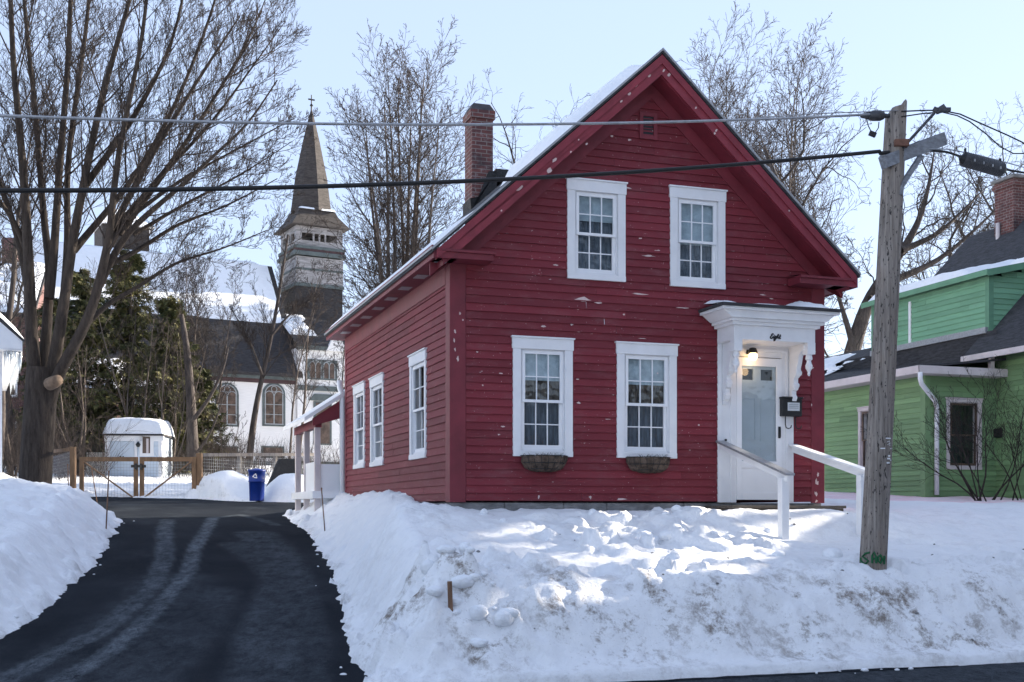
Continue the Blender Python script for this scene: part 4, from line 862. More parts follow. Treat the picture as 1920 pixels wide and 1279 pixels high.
snow_slab('roof_snow',r1,lambda a,b:(1.80+1.9*a,.9+3.9*b,DZ(1.8+1.9*a)+.065),lambda A,B:.20*ss(A/.1)+0*A,14,30,50,.10)
snow_slab('roof_snow',r1,lambda a,b:(2.95+.9*a,.16+.7*b,DZ(2.95+.9*a)+.065),lambda A,B:.14+0*A,15,20,20,.15)
snow_slab('roof_snow',r1,lambda a,b:(-.36+3.2*a,4.9+4.7*b-.0,WZ(-.36+3.2*a)+.003),lambda A,B:.07*ss((B-.04-.25*(A))/.05)*ss((.93+.05*fbm(B*8,A*0,2,4)-A)/.05),16,60,60,.03)
snow_slab('roof_snow',r1,lambda a,b:(.3+1.3*a,4.4+1.3*b,WZ(.3+1.3*a)+.003),lambda A,B:.05*ss((fbm(A*4,B*4,3,9)-.15)/.1),17,40,40,.1)
m=MB(); m.box(5.15,5.95,3.1,3.8,8.4,10.18); m.box(5.11,5.99,3.06,3.84,10.0,10.12); c1=m.build('chimney',M['brick'],R1); m=MB(); m.box(5.07,6.03,3.02,3.88,10.18,10.27); m.build('chimney_cap',M['stone'],c1,bevel=.02)
vu,vz=G.onv(1871,470,3.6); m=MB(); m.tube([(vu,3.6,8.2),(vu,3.6,CZ+(HY-440)/F*G.w(vu,3.6).y+.3)],.055,10); m.build('vent_pipe',M['pink_white'],R1,True)
# downspout with its elbow, meter box
du,dz=G.onv(1757,760,-.08); u0_,z0_=G.onv(1722,700,-.30)
m=MB(); m.tube([(u0_,-.36,4.58),(u0_,-.36,4.44),(u0_+.06,-.33,4.33),(du-.08,-.12,4.0),(du,-.07,3.85),(du,-.07,3.6),(du,-.07,1.95)],.052,10); m.build('downspout',M['vinyl'],R1,True)
m=MB(sxf(1.9)); bv,bz=G.onu(1872,812,1.88); m.box(bv-.13,bv+.13,.0,.08,bz-.1,bz+.1); m.box(bv-.10,bv+.10,.08,.088,bz-.07,bz+.07); m.build('wall_vent',M['black_metal'],R1,bevel=.006)
m=MB(); m.box(-.0,.3,-.0,9.4,1.3,Z0); m.box(.3,1.9,0,.3,1.3,Z0); m.box(1.9,2.2,-2.5,0,1.3,Z0); m.build('foundation',M['stone'],R1)

# ------------------------------------------------------------------ white house at the left edge
e=pt(42,640,21.5); R2=thing('white_house','white house corner with icicles under its eave at the left edge, beside the maple','house',(e.x,e.y,0),25)
ze=e.z; m=MB(fxf(.42)); rg=random.Random(31); boards(m,1.0,ze+3.4,.115,lambda z:(-6.2,min(-.33,-.0-(z-ze-.0)/.95-.3) if z>ze-.1 else -.33),[],rg); m.xf=None
m.add([(-.33,.42,1),(-.33,8,1),(-.33,8,ze),(-.33,.42,ze)],[(0,1,2,3)]); m.build('wall',M['wall_white'],R2,rnd=True)
m=MB(); m.box(-.45,-.325,.39,.5,1,ze-.18); m.box(-.33,.0,.0,8,ze-.17,ze-.14); m.prism([(0,ze),(0,ze-.16),(-.9,ze-.16),(-.9,ze+.02),(-6,ze+5),(-6,ze+5.3)],.0,.05); m.box(-.9,-.32,.05,.42,ze-.16,ze-.13)
m.build('eave_trim',M['white'],R2)
m=MB(); q=slab([(.03,-.03,ze+.03),(-6,-.03,ze+5.76),(-6,8,ze+5.76),(.03,8,ze+.03)],.05); m.add(q.v,q.f); r2=m.build('roof',M['shingle'],R2)
snow_slab('roof_snow',r2,lambda a,b:(.03-5.9*a,-.02+8*b,ze+.04+5.9*a*.95),lambda A,B:.10+0*A,19,40,40,.03)
m=MB(); rr=random.Random(2)
for k in range(16):
    x=-.30+.29*k/15+rr.uniform(-.01,.01); y=.02+rr.uniform(0,.25); L=rr.uniform(.12,.42); m.tube([(x,y,ze-.15),(x+.004,y,ze-.15-L*.5),(x,y,ze-.15-L)],[.026,.014,.002],6)
for k in range(26): 
    y=rr.uniform(.3,5); L=rr.uniform(.1,.5); m.tube([(-.02,y,ze-.15),(-.02,y,ze-.15-L)],[.025,.002],6)
m.build('icicle',M['ice'],R2,True)['kind']='stuff'

# ------------------------------------------------------------------ brick house behind the maple
bh=pt(20,780,62); R3=thing('brick_house','dull red brick house with snowy roofs glimpsed behind the left maple stems','house',(bh.x-4,bh.y,3.2),12)
m=MB(); m.box(-6,4.6,0,8,0,9.0); m.add([(-6,0,9),(4.6,0,9),(4.6,8,9),(-6,8,9),(-6,4,12.2),(4.6,4,12.2)],[(0,3,4),(1,5,2)]); m.box(4.6,9,1,7,0,5.0); m.build('wall',M['brick'],R3)
m=MB(); 
for P in ([(-6.4,-.4,8.75),(5,-.4,8.75),(5,4,12.3),(-6.4,4,12.3)],[(-6.4,8.4,8.75),(5,8.4,8.75),(5,4,12.3),(-6.4,4,12.3)],[(4.65,.6,5.0),(9.3,.6,5.0),(9.3,4,7.0),(4.65,4,7.0)],[(4.65,7.4,5.0),(9.3,7.4,5.0),(9.3,4,7.0),(4.65,4,7.0)]): q=slab(P,.15); m.add(q.v,q.f)
r3=m.build('roof',M['slate'],R3)
snow_slab('roof_snow',r3,lambda a,b:(-6.3+11.2*a,-.3+4.2*b,8.85+3.4*b),lambda A,B:.2*ss((fbm(A*5,B*3,3,3)+.35)/.2),23,40,30,.04); snow_slab('roof_snow',r3,lambda a,b:(4.7+4.5*a,.65+3.2*b,5.05+1.9*b),lambda A,B:.2+0*A,24,20,20,.04)
for x in (-4.4,-1.6,1.2,3.0):
    for z in (1.2,4.4): m=MB(); m.box(x,x+1.1,-.08,.02,z,z+1.9); f=m.build('window',M['white'],R3); m=MB(); m.box(x+.12,x+.98,-.09,-.081,z+.12,z+1.78); m.build('pane',M['stained'],f)
m=MB(); m.box(2.6,3.4,3.6,4.4,11.6,13.6); m.build('chimney',M['brick'],R3)

# ------------------------------------------------------------------ the church
R4=thing('church','white wooden church with tall dark steeple and snowy roof beyond the back yard','church',(K.ox,K.oy,0),29)
BZ=4.6; EZ=10.75; RGV=6.5; RGH=19.6; NL=-17.5
m=MB(); m.box(NL,0,0,.3,BZ,EZ); m.add([(0,0,BZ),(0,13,BZ),(0,13,EZ),(0,6.5,RGH-.2),(0,0,EZ)],[(0,1,2,3,4)]); m.add([(NL,0,BZ),(NL,13,BZ),(NL,13,EZ),(NL,6.5,RGH-.2),(NL,0,EZ)],[(0,1,2,3,4)]); m.box(NL,0,12.7,13,BZ,EZ)
m.build('nave_wall',M['church'],R4)
m=MB(); m.box(NL,0,-.42,-.0,EZ-.02,EZ+.16); m.box(NL,0,-.30,-.0,EZ-.22,EZ-.02); m.box(NL,.02,-.1,.0,BZ-.4,BZ+.35); 
m.build('cornice',M['church_trim'],R4)
m=MB(); m.box(NL,0,-.12,0,EZ-.48,EZ-.22); m.build('moulding',M['church_red'],R4)
NR=lambda t:EZ+.16+(RGH-EZ-.16)*t
m=slab([(NL-.3,-.45,EZ+.16),(.35,-.45,EZ+.16),(.35,RGV,RGH),(NL-.3,RGV,RGH)],.2); q=slab([(NL-.3,13.45,EZ+.16),(.35,13.45,EZ+.16),(.35,RGV,RGH),(NL-.3,RGV,RGH)],.2); m.add(q.v,q.f); r4=m.build('roof',M['slate'],R4)
snow_slab('roof_snow',r4,lambda a,b:(NL-.2+17.7*a,-.4+6.9*b,NR(b)+.02),lambda A,B:.28*ss((B-.455-.03*fbm(A*7,B*0,3,2))/.02)*(1-.8*ss((A-.93+.35*(1-B)*0)/.05)),33,70,60,.01)
def arch(mb,cx,z0,zs,hw,d0,d1,n=10,pt_=1.0):
    P=[(cx-hw,z0),(cx+hw,z0)]+[(cx+hw*math.cos(PI*k/n),zs+hw*pt_*math.sin(PI*k/n)) for k in range(n+1)]; mb.prism(P,d0,d1)
def lancet(cx,z0,zt,hw,xf,parent):
    zs=zt-hw; m=MB(xf); arch(m,cx,z0-.12,zs,hw+.14,.0,.07); f=m.build('window',M['church_trim'],parent)
    m=MB(xf); arch(m,cx,z0,zs,hw,.0705,.078); m.build('pane',M['stained'],f)
    m=MB(xf); 
    m.box(cx-.035,cx+.035,.078,.10,z0,zs); 
    def ring(x,z,r,a0,a1,w=.03):
        n=12; m.tube([(x+r*math.cos(a0+(a1-a0)*k/n),.09,z+r*math.sin(a0+(a1-a0)*k/n)) for k in range(n+1)],w,5)
    ring(cx-hw/2,zs-.1,hw/2-.03,0,PI); ring(cx+hw/2,zs-.1,hw/2-.03,0,PI); ring(cx,zs+hw*.52,hw*.3,0,2*PI); ring(cx,zs,hw-.03,0,PI,.04)
    m.box(cx-hw+.02,cx-hw+.08,.078,.1,z0,zs); m.box(cx+hw-.08,cx+hw-.02,.078,.1,z0,zs); m.box(cx-hw,cx+hw,.078,.099,z0+.0,z0+.06)
    for z in (z0+(zs-z0)*.33,z0+(zs-z0)*.66): m.box(cx-hw,cx+hw,.078,.098,z-.02,z+.02)
    m.build('tracery',M['tracery'],f)
for px in (426,514):
    u,zt=K.onv(px,721,-.1); _,z0=K.onv(px,796,-.1); lancet(u,z0,zt,.66,fxf(),R4)
for du in (3.3*2,3.3*3,3.3*4):
    u,zt=K.onv(426,721,-.1); _,z0=K.onv(426,796,-.1); lancet(u-du+3.3,z0,zt,.66,fxf(),R4)
for px in (425,512):       # basement windows
    u,zt=K.onv(px,838,-.05); m=MB(fxf()); m.box(u-.8,u+.8,0,.06,zt-.75,zt+.05); f=m.build('window',M['church_trim'],R4); m=MB(fxf()); m.box(u-.68,u+.68,.06,.066,zt-.65,zt-.05); m.build('pane',M['stained'],f)
# vestibule at the street end
VE=3.7; VZ=CZ+(HY-652)/F*81.7
m=MB(); m.box(0.02,VE,-.25,4,BZ,VZ); m.build('vestibule_wall',M['church'],R4)
m=MB(); z=CZ+(HY-727)/F*82; m.box(-.0,VE+.02,-.38,-.25,z-.2,z+.14); m.box(-.1,VE+.2,-.5,-.25,VZ-.12,VZ+.16); m.box(0.0,VE+.02,-.30,-.2501,BZ-.4,BZ+.4); m.build_each('string_course',M['church_trim'],R4)
VR=CZ+(HY-592)/F*86
m=MB(); m.add([(-.1,-.55,VZ+.16),(VE+.25,-.55,VZ+.16),(VE+.25,4.3,VR),(-.1,4.3,VR)],[(0,1,2,3)]); vr=m.build('vestibule_roof',M['slate'],R4)
snow_slab('roof_snow',vr,lambda a,b:(-.1+2.1*a,1.0+3.1*b,VZ+.16+(VR-VZ-.16)*((1.0+3.1*b+.55)/4.85)+.02),lambda A,B:.25*ss((.9-A+.2*fbm(A*3,B*3,3,2))/.1),35,24,24,.05)
u0_,zt=K.onv(576,673,-.3); u1_,z0=K.onv(632,714,-.3)
m=MB(fxf(-.25)); m.box(u0_,u1_,0,.07,z0,zt); f=m.build('window',M['church_trim'],R4); hw=(u1_-u0_)/4-.10
for k in (0,1):
    cx=u0_+(u1_-u0_)*(.27+.46*k)
    for s in (-1,1):
        m=MB(fxf(-.25)); x=cx+s*.22; arch(m,x,z0+.12,zt-.35,.17,.0705,.08); m.build('pane',M['stained'],f)
    m=MB(fxf(-.25)); n=12
    for s in (-1,1): m.tube([(cx+s*.22+.18*math.cos(PI*k2/n),.085,zt-.35+.18*math.sin(PI*k2/n)) for k2 in range(n+1)],.026,5)
    for x in (-.4,0,.4): m.box(cx+x-.022,cx+x+.022,.072,.10,z0+.1,zt-.34)
    m.tube([(cx+.40*math.cos(PI*k2/n),.085,zt-.42+.34*math.sin(PI*k2/n)) for k2 in range(n+1)],.026,5)
    m.build('tracery',M['tracery'],f)
u0_,zt=K.onv(592,755,-.3); u1_,z0=K.onv(618,832,-.3); m=MB(fxf(-.25)); m.box(u0_-.15,u1_+.15,0,.07,z0-.1,zt+.1); m.prism([(u0_-.5,zt+.15),(u1_+.5,zt+.15),(u1_+.25,zt+.6),(u0_-.1,zt+.6)],0,.15); f=m.build('window',M['church_trim'],R4); m=MB(fxf(-.25)); m.box(u0_,u1_,.0705,.08,z0,zt); m.build('pane',M['stained'],f)
m=MB(); gz=CZ+(HY-655)/F*81.5; m.prism([(2.0,gz),(3.5,gz),(2.75,gz+1.5)],-.6,-.3); m.build('gablet',M['church'],R4)
# tower, belfry, spire
TX,TY=3.27-.0,RGV+.1; TX=-.0+1.55
c=pt(584,500,88.6); TX,TY=K.l(c.x,c.y); hw=1.78
zz=lambda py:CZ+(HY-py)/F*88.6
m=MB(); m.box(TX-hw,TX+hw,TY-hw,TY+hw,6,zz(547)); tl=m.build('tower_base',M['slate'],R4)
m=MB(); m.box(TX-hw-.03,TX+hw+.03,TY-hw-.03,TY+hw+.03,zz(547),zz(492)); m.build('tower_wall',M['church_grey'],R4)
m=MB(); 
for py,e_,h in ((547,.10,.25),(517,.06,.16),(490,.22,.28),(478,.16,.22)): m.box(TX-hw-e_,TX+hw+e_,TY-hw-e_,TY+hw+e_,zz(py),zz(py)+h)
m.build('tower_band',M['church_trim'],R4)
m=MB(); m.box(TX-hw-.12,TX+hw+.12,TY-hw-.12,TY+hw+.12,zz(490)+.28,zz(478)); m.build('moulding',M['church_red'],R4)
m=MB(); z0,z1=zz(478)+.22,zz(432)
for sx in (-1,1):
    for sy in (-1,1): m.box(TX+sx*hw-.42*(sx>0),TX+sx*hw+.42*(sx<0),TY+sy*hw-.42*(sy>0),TY+sy*hw+.42*(sy<0),z0,z1)
for s in (-1,1):
    m.box(TX-hw+.42,TX+hw-.42,TY+s*(hw-.1)-.1,TY+s*(hw-.1)+.1,zz(448),z1-.002); m.box(TX+s*(hw-.1)-.1,TX+s*(hw-.1)+.1,TY-hw+.42,TY+hw-.42,zz(448),z1-.003)
    m.box(TX-hw+.42,TX+hw-.42,TY+s*(hw-.08)-.05,TY+s*(hw-.08)+.05,z0,z0+.42)
    m.box(TX+s*(hw-.08)-.05,TX+s*(hw-.08)+.05,TY-hw+.42,TY+hw-.42,z0,z0+.42)
    for k in (-1,0,1):
        m.box(TX+k*.45-.06,TX+k*.45+.06,TY+s*(hw-.08)-.07,TY+s*(hw-.08)+.07,z0,zz(448)); m.box(TX+s*(hw-.08)-.07,TX+s*(hw-.08)+.07,TY+k*.45-.06,TY+k*.45+.06,z0,zz(448))
m.build('belfry',M['church_grey'],R4)
m=MB(); m.lathe([(.05,z0),(.55,z0+.05),(.5,z0+.35),(.3,z0+.8),(.1,z0+.95)],TX,TY,14); m.build('bell',M['black_metal'],R4,True)
def ring4(h,z): return [(TX-h,TY-h,z),(TX+h,TY-h,z),(TX+h,TY+h,z),(TX-h,TY+h,z)]
m=MB(); R_=[(hw+.42,zz(436)),(hw+.40,zz(434)),(hw-.25,zz(412)),(hw-.45,zz(400))]
for (a,za),(b,zb) in zip(R_[:-1],R_[1:]): m.add(ring4(a,za)+ring4(b,zb),[(0,1,5,4),(1,2,6,5),(2,3,7,6),(3,0,4,7)])
m.add(ring4(hw+.42,zz(436)),[(0,1,2,3)]); m.build('flared_eave',M['spire'],R4)
m=MB(); m.lathe([(1.60,zz(402)),(1.27,zz(338)),(.70,zz(271)),(.30,zz(229)),(.04,zz(205))],TX,TY,8); sp=m.build('spire',M['spire'],R4)
m=MB(); m.lathe([(.16,zz(222)),(.2,zz(218)),(.07,zz(210)),(.06,zz(200)),(.14,zz(198)),(.05,zz(195)),(.04,zz(178))],TX,TY,8); m.box(TX-.25,TX+.25,TY-.04,TY+.04,zz(187)-.05,zz(187)+.05); m.build('finial',M['black_metal'],sp)
snow_slab('ledge_snow',sp,lambda a,b:(TX-1.4+2.8*a,TY-1.5+.45*b,zz(402)+.12*b),lambda A,B:.12+0*A,37,20,10,.1)
# small rear turret with a snowy pyramid roof
c=pt(228,470,101); ux,uy=K.l(c.x,c.y); t_=1.9; z1=CZ+(HY-432)/F*101; z2=CZ+(HY-388)/F*101
m=MB(); m.box(ux-t_,ux+t_,uy-t_,uy+t_,6,z1); m.build('turret_wall',M['spire'],R4)
m=MB(); m.add([(ux-t_-.4,uy-t_-.4,z1),(ux+t_+.4,uy-t_-.4,z1),(ux+t_+.4,uy+t_+.4,z1),(ux-t_-.4,uy+t_+.4,z1),(ux,uy,z2)],[(0,1,4),(1,2,4),(2,3,4),(3,0,4),(0,3,2,1)]); m.build('turret_snow',M['clean_snow'],R4)

# ------------------------------------------------------------------ shed and things in the back yard
SY=48.0; s0=pt(251,905,SY); R5=thing('garden_shed','pale blue white garden shed with double doors under a thick cap of snow','shed',(s0.x,s0.y,groundz(s0.x,s0.y)-.05),4)
sc_=SY/F; wl,wr=-51*sc_,51*sc_; wh=(905-828)*sc_
m=MB(fxf()); rg=random.Random(41); boards(m,0,wh-.02,.10,lambda z:(wl+58*sc_,wr),[],rg); m.xf=None; m.box(wl,wr,.001,2.0,0,wh-.01); m.xf=None
m.build('wall',M['shed'],R5,rnd=True)
m=MB(fxf()); m.box(wl-.03,wl+.16,0,.05,0,wh); m.box(wl+.16+45*sc_,wl+.22+47*sc_,0,.05,0,wh); m.box(wr-.12,wr+.03,0,.05,0,wh); m.box(wl-.05,wr+.1,0,.06,wh-.22,wh); m.build('trim',M['vinyl'],R5,bevel=.006)
for k in (0,1):
    m=MB(fxf()); x=wl+.17+k*22*sc_; m.box(x,x+21.5*sc_,0,.035,.06,wh-.24)
    for j in range(1,3): m.box(x+j*7*sc_,x+j*7*sc_+.012,.035,.04,.1,wh-.28)
    d_=m.build('door',M['shed'],R5)
    m=MB(fxf()); m.box(x+(18 if k==0 else 1)*sc_,x+(20.5 if k==0 else 3)*sc_,.035,.06,.75,.83); m.build('latch',M['black_metal'],d_)
m=MB(fxf()); x0,x1=wl+62*sc_,wl+88*sc_; zb_,zt_=.95,1.62; m.box(x0,x1,.015,.06,zb_-.12,zt_+.08); f=m.build('window',M['vinyl'],R5); m=MB(fxf()); m.box(x0+.12,x1-.14,.06,.066,zb_,zt_); m.build('pane',M['stained'],f); m=MB(fxf()); m.box(x0+.27,x1-.2,.066,.07,zb_,zt_-.08); m.build('curtain',M['pink_white'],f)
m=MB(fxf()); m.lathe([(.001,-.12),(.06,-.1),(.1,.0),(.03,.08),(.001,.1)],wl+60*sc_,.12,10); 
for i,v_ in enumerate(m.v): m.v[i]=(v_[0],v_[1],v_[2]+wh-.35)
m.build('lamp',M['black_metal'],R5,True)
m=MB(); m.box(wl-.12,wr+.12,-.15,2.1,wh,wh+.07); rf=m.build('roof',M['slate'],R5)
ns=40; s_=np.linspace(0,1,ns); A,B=np.meshgrid(s_,s_); A,B=A.ravel(),B.ravel(); e_=ss(np.minimum(np.minimum(A,1-A)/.10,np.minimum(B,1-B)/.16))**.45
T=e_*(.72+.10*fbm(A*3,B*3,3,5)-.22*ss((A-.5)*1.0)*(1-B)-.10*(1-B)); V_=np.stack([wl-.1+(wr-wl+.2)*A+.05*np.sin(B*5)*0,-.14+2.2*B,wh+.068+T],-1)
idx=np.arange(ns*ns).reshape(ns,ns); Q=np.stack([idx[:-1,:-1],idx[:-1,1:],idx[1:,1:],idx[1:,:-1]],-1).reshape(-1,4); mknp('snow_cap',V_,Q,M['clean_snow'],rf)
q=pt(183,905,SY+.3); m=MB(); m.box(-.42,.40,0,.6,0,.92); m.box(-.45,.43,-.03,.63,.92,.97); m.box(-.44,-.40,-.02,0,0,.92); o=m.build('storage_box',M['cream'],None,bevel=.01); o.location=(q.x,q.y,groundz(q.x,q.y)-.05); tag(o,'cream storage box standing against the left side of the garden shed','box')
# gate: two leaves and the posts of the wire fence
GY=35.0; gsc=GY/F
def gx(px): return (px-CX)*gsc
def gzz(py): return CZ+(HY-py)*gsc
wire_mat=M['steel']
def mesh_panel(parent,x0,z0,x1,z1,st=.10,y=0.0,r=.0022):
    m=MB(); x=x0+st
    while x<x1: m.box(x-r,x+r,y-r,y+r,z0,z1); x+=st
    z=z0+st
    while z<z1: m.box(x0,x1,y-r*.9,y+r*.9,z-r,z+r); z+=st
    return m.build('wire_mesh',wire_mat,parent)
def leaf(pxa,pxb,hinge_left,label):
    x0,x1=gx(pxa),gx(pxb); zb_,zt_=gzz(942),gzz(857); cx=(x0+x1)/2; o=thing('gate_leaf',label,'gate',(cx,GY,zb_),0,'leaves of the driveway gate'); a,b=x0-cx,x1-cx; h=zt_-zb_; w=.13
    for x in (a,b-w): m=MB(); m.box(x,x+w,-.022,.022,0,h); m.build('stile',M['cedar'],o,bevel=.004)
    for z in (.0,h-w): m=MB(); m.box(a+w,b-w,-.021,.021,z,z+w); m.build('gate_rail',M['cedar'],o,bevel=.004)
    m=MB(); 
    if hinge_left: m.bar((a+w,-.02,h-w),(b-w,-.02,w),.03,.11,(0,1,0))
    else: m.bar((a+w,-.02,w),(b-w,-.02,h-w),.03,.11,(0,1,0))
    m.build('diagonal_brace',M['cedar'],o); mesh_panel(o,a+w,w,b-w,h-w,.09,.012)
    return o
g1=leaf(149,259,True,'left leaf of the brown wooden driveway gate'); g2=leaf(262,368,False,'right leaf of the brown wooden driveway gate')
m=MB(); c0=gx(260.5)-g1.location.x; z=gzz(875)-g1.location.z; m.box(c0-.22,c0+.22,-.06,-.022,z-.03,z+.05); m.box(c0-.10,c0-.03,-.09,-.022,z-.09,z+.09); m.box(c0+.05,c0+.12,-.09,-.022,z-.09,z+.09); m.build('latch',M['black_metal'],g1,bevel=.008)
def post(px,pyt,pyb,Y,label,w=.15,mat='cedar'):
    p=pt(px,pyb,Y); m=MB(); h=(pyb-pyt)*Y/F; m.box(-w/2,w/2,-w/2,w/2,-.4,h); o=m.build('fence_post',M[mat],None,bevel=.008); o.location=p; return tag(o,label,'post',None)
post(137,838,930,35.1,'square cedar post at the left end of the driveway gate'); post(374,850,940,35.1,'square cedar post at the right end of the driveway gate',.16)
def fence(name,label,p,q,zt0,zt1,posts,hz=1.1,mat='cedar'):
    p,q=Vector(p),Vector(q); o=thing(name,label,'fence',p,math.degrees(math.atan2(q.y-p.y,q.x-p.x))); L=(q-p).length_safe if False else (Vector((q.x-p.x,q.y-p.y))).length
    m=MB(); m.bar((0,0,zt0),(L,0,zt1),.05,.10); m.build('top_rail',M[mat],o)
    for t in posts: m=MB(); m.box(L*t-.05,L*t+.05,.03,.13,-.4,zt0+(zt1-zt0)*t+.03); m.build('post',M[mat],o)
    mesh_panel(o,0,.05,L,min(zt0,zt1)-.05,.10,.0,.0025); return o
a=pt(86,930,40.5); b=pt(141,930,35.2); za=groundz(a.x,a.y); fence('wire_fence','wire fence panel with cedar rail between the maple trunk and the gate',(a.x,a.y,za),(b.x,b.y,za),CZ+(HY-848)/F*40.5-za,CZ+(HY-841)/F*35.2-za,(0.0,))
a=pt(380,930,35.3); b=pt(600,925,41); za=groundz(a.x,a.y)-.1; fence('wire_fence','long wire fence with grey rail behind the blue barrel and black cover',(a.x,a.y,za),(b.x,b.y,za),CZ+(HY-853)/F*35.3-za,CZ+(HY-852)/F*41-za,(.3,.6,.98),mat='pole')
# blue barrel with its recycling mark
q=pt(481.5,938,33.4); R6=thing('recycling_bin','round dark blue recycling barrel with white arrows mark on the driveway end','bin',(q.x,q.y,q.z-.02),0)
m=MB(); r=.235; m.lathe([(r*.84,0),(r*.86,.02),(r*.93,.53),(r*.99,.535),(r*.99,.56),(r*.95,.565),(r*.97,.80),(r*1.02,.805),(r*1.02,.83),(r*.98,.835)],0,0,28); m.build('barrel',M['bluebin'],R6,True)
m=MB(); m.lathe([(r*1.05,.82),(r*1.06,.86),(r*1.0,.875),(r*.85,.885),(.02,.915)],0,0,28); m.build('lid',M['bluebin'],R6,True)
m=MB()
for k in range(3):      # three chasing arrows
    a0=PI/2+k*2*PI/3; P=lambda rr_,a:(rr_*math.cos(a),.69+rr_*math.sin(a)); 
    p,q_=P(.05,a0+.25),P(.05,a0+2*PI/3-.45); dx,dz=q_[0]-p[0],q_[1]-p[1]; L=math.hypot(dx,dz); nx,nz=-dz/L,dx/L; dd=-(r*.965)
    for poly in ([(p[0]-nx*.012,p[1]-nz*.012),(p[0]+nx*.012,p[1]+nz*.012),(q_[0]+nx*.012,q_[1]+nz*.012),(q_[0]-nx*.012,q_[1]-nz*.012)],[(q_[0]-nx*.027,q_[1]-nz*.027),(q_[0]+nx*.027,q_[1]+nz*.027),(q_[0]+dx/L*.035,q_[1]+dz/L*.035)]):
        m.add([(x,-math.sqrt(max(0,(r*.975)**2-x*x))-.004,z) for x,z in poly],[tuple(range(len(poly)))])
m.build('recycling_mark',M['tagwhite'],R6)
# grill under a black cover, half buried
q=pt(540,925,36.2); m=MB(); k=36.2/F; nn=26; prof=[(-.35,37),(0.0,37),(.25,32),(.55,27),(.95,21),(1.02,19.5),(1.04,17)]
vs=[];
for z,hw_ in prof:
    for j in range(nn):
        a=2*PI*j/nn; e=abs(math.cos(a))**.45*(1 if math.cos(a)>0 else -1); f=abs(math.sin(a))**.45*(1 if math.sin(a)>0 else -1); rip=1+.035*math.sin(j*4.1+z*3)*(1-z*.6)
        vs.append((hw_*k*e*rip-(.16*(.95-z) if e<0 else 0)+.03,.33*f*rip,z))
fs=[(i*nn+j,i*nn+(j+1)%nn,(i+1)*nn+(j+1)%nn,(i+1)*nn+j) for i in range(len(prof)-1) for j in range(nn)]+[tuple((len(prof)-1)*nn+j for j in range(nn))]
m.add(vs,fs); o=m.build('covered_grill',M['tarp'],None,True); o.location=(q.x,q.y,q.z); tag(o,'black covered grill half buried in the snow pile right of the blue barrel','grill')
# driveway markers and the survey stake
def rod(px0,py0,px1,py1,Y,r,label,mat,name='driveway_marker',grp='thin stakes along the driveway edge'):
    Y=onsnow(px0,py0) if Y<25 else Y; a=pt(px0,py0,Y); b=pt(px1,py1,Y); zb_=min(groundz(a.x,a.y),a.z)-.1; d=(b-a); m=MB(); m.tube([a-d.normalized()*.12-a,b-a],[r,r],8); m.lathe([(r,(b-a).z),(r*1.25,(b-a).z+.001),(r*1.25,(b-a).z+.03),(.001,(b-a).z+.035)],(b-a).x,0,8)
    o=m.build(name,M[mat],None,True); o.location=a; return tag(o,label,'stake',grp)
rod(199,990,204,886,20.0,.012,'tall thin dark rod stuck in the left snow bank in front of the gate','stake')
rod(183,948,172,880,31.5,.014,'leaning thin rod just in front of the left gate leaf','stake')
rod(129,925,127,872,33.5,.014,'short thin rod beside the left gate post','stake')
rod(609,995,603,918,17.4,.010,'thin dark rod in the snow between the driveway and the porch','stake')
_y=onsnow(846,1142); a=pt(846,1142,_y); b=pt(843,1090,_y); m=MB(); m.bar(Vector((0,0,-.15)),b-a,.045,.022,(0,1,0)); o=m.build('wooden_stake',M['stake'],None,bevel=.003); o.location=a; tag(o,'short brown wooden stake standing in the dirty front snow bank','stake')
# ------------------------------------------------------------------ trees
def tubes_np(polys, n):     # polys: list of (k,3) points, (k,) radii
    by={}
    for p,r in polys: by.setdefault(len(p),[]).append((p,r))
    VV=[];QQ=[];off=0
    for k,L in by.items():
        P=np.array([a for a,b in L],dtype=float); R=np.array([b for a,b in L],dtype=float); m=len(L)
        T=np.empty_like(P); T[:,1:-1]=P[:,2:]-P[:,:-2]; T[:,0]=P[:,1]-P[:,0]; T[:,-1]=P[:,-1]-P[:,-2]
        T/=np.linalg.norm(T,axis=2,keepdims=True)+1e-9
        ref=np.where(np.abs(T[:,:1,2:3])<.8,np.array([0,0,1.0]),np.array([1.0,0,0]))*np.ones_like(T)
        A=np.cross(T,ref); A/=np.linalg.norm(A,axis=2,keepdims=True)+1e-9; B=np.cross(A,T)
        ang=2*PI*np.arange(n)/n; V=P[:,:,None,:]+(A[:,:,None,:]*np.cos(ang)[None,None,:,None]+B[:,:,None,:]*np.sin(ang)[None,None,:,None])*R[:,:,None,None]
        VV.append(V.reshape(-1,3)); i=np.arange(k-1)[:,None]*n; j=np.arange(n)[None,:]; jn=(j+1)%n
        q=np.stack([i+j,i+jn,i+n+jn,i+n+j],-1).reshape(-1,4); Q=(np.arange(m)*k*n)[:,None,None]+q[None]+off; QQ.append(Q.reshape(-1,4)); off+=m*k*n
    return np.concatenate(VV),np.concatenate(QQ)
UP=Vector((0,0,1))
class Sty:      # how a tree branches: per level
    def __init__(s,**k): s.__dict__.update(k)
def rvec(r): return Vector((r.gauss(0,1),r.gauss(0,1),r.gauss(0,1)))
def grow(out,p,d,L,r,lev,S,rng):
    k=S.seg[lev]; st=L/k; pts=[p.copy()]; rad=[r]; dirs=[d.copy()]; wob=S.wob[lev]; tr=S.trop[lev]
    for i in range(k):
        d=(d+rvec(rng)*wob+UP*tr).normalized(); p=p+d*st; pts.append(p.copy()); dirs.append(d.copy()); t=(i+1)/k; rad.append(max(S.rmin,r*(1-t*S.tap[lev])))
    out[lev].append((pts,rad)); kids(out,pts,rad,dirs,L,lev,S,rng)
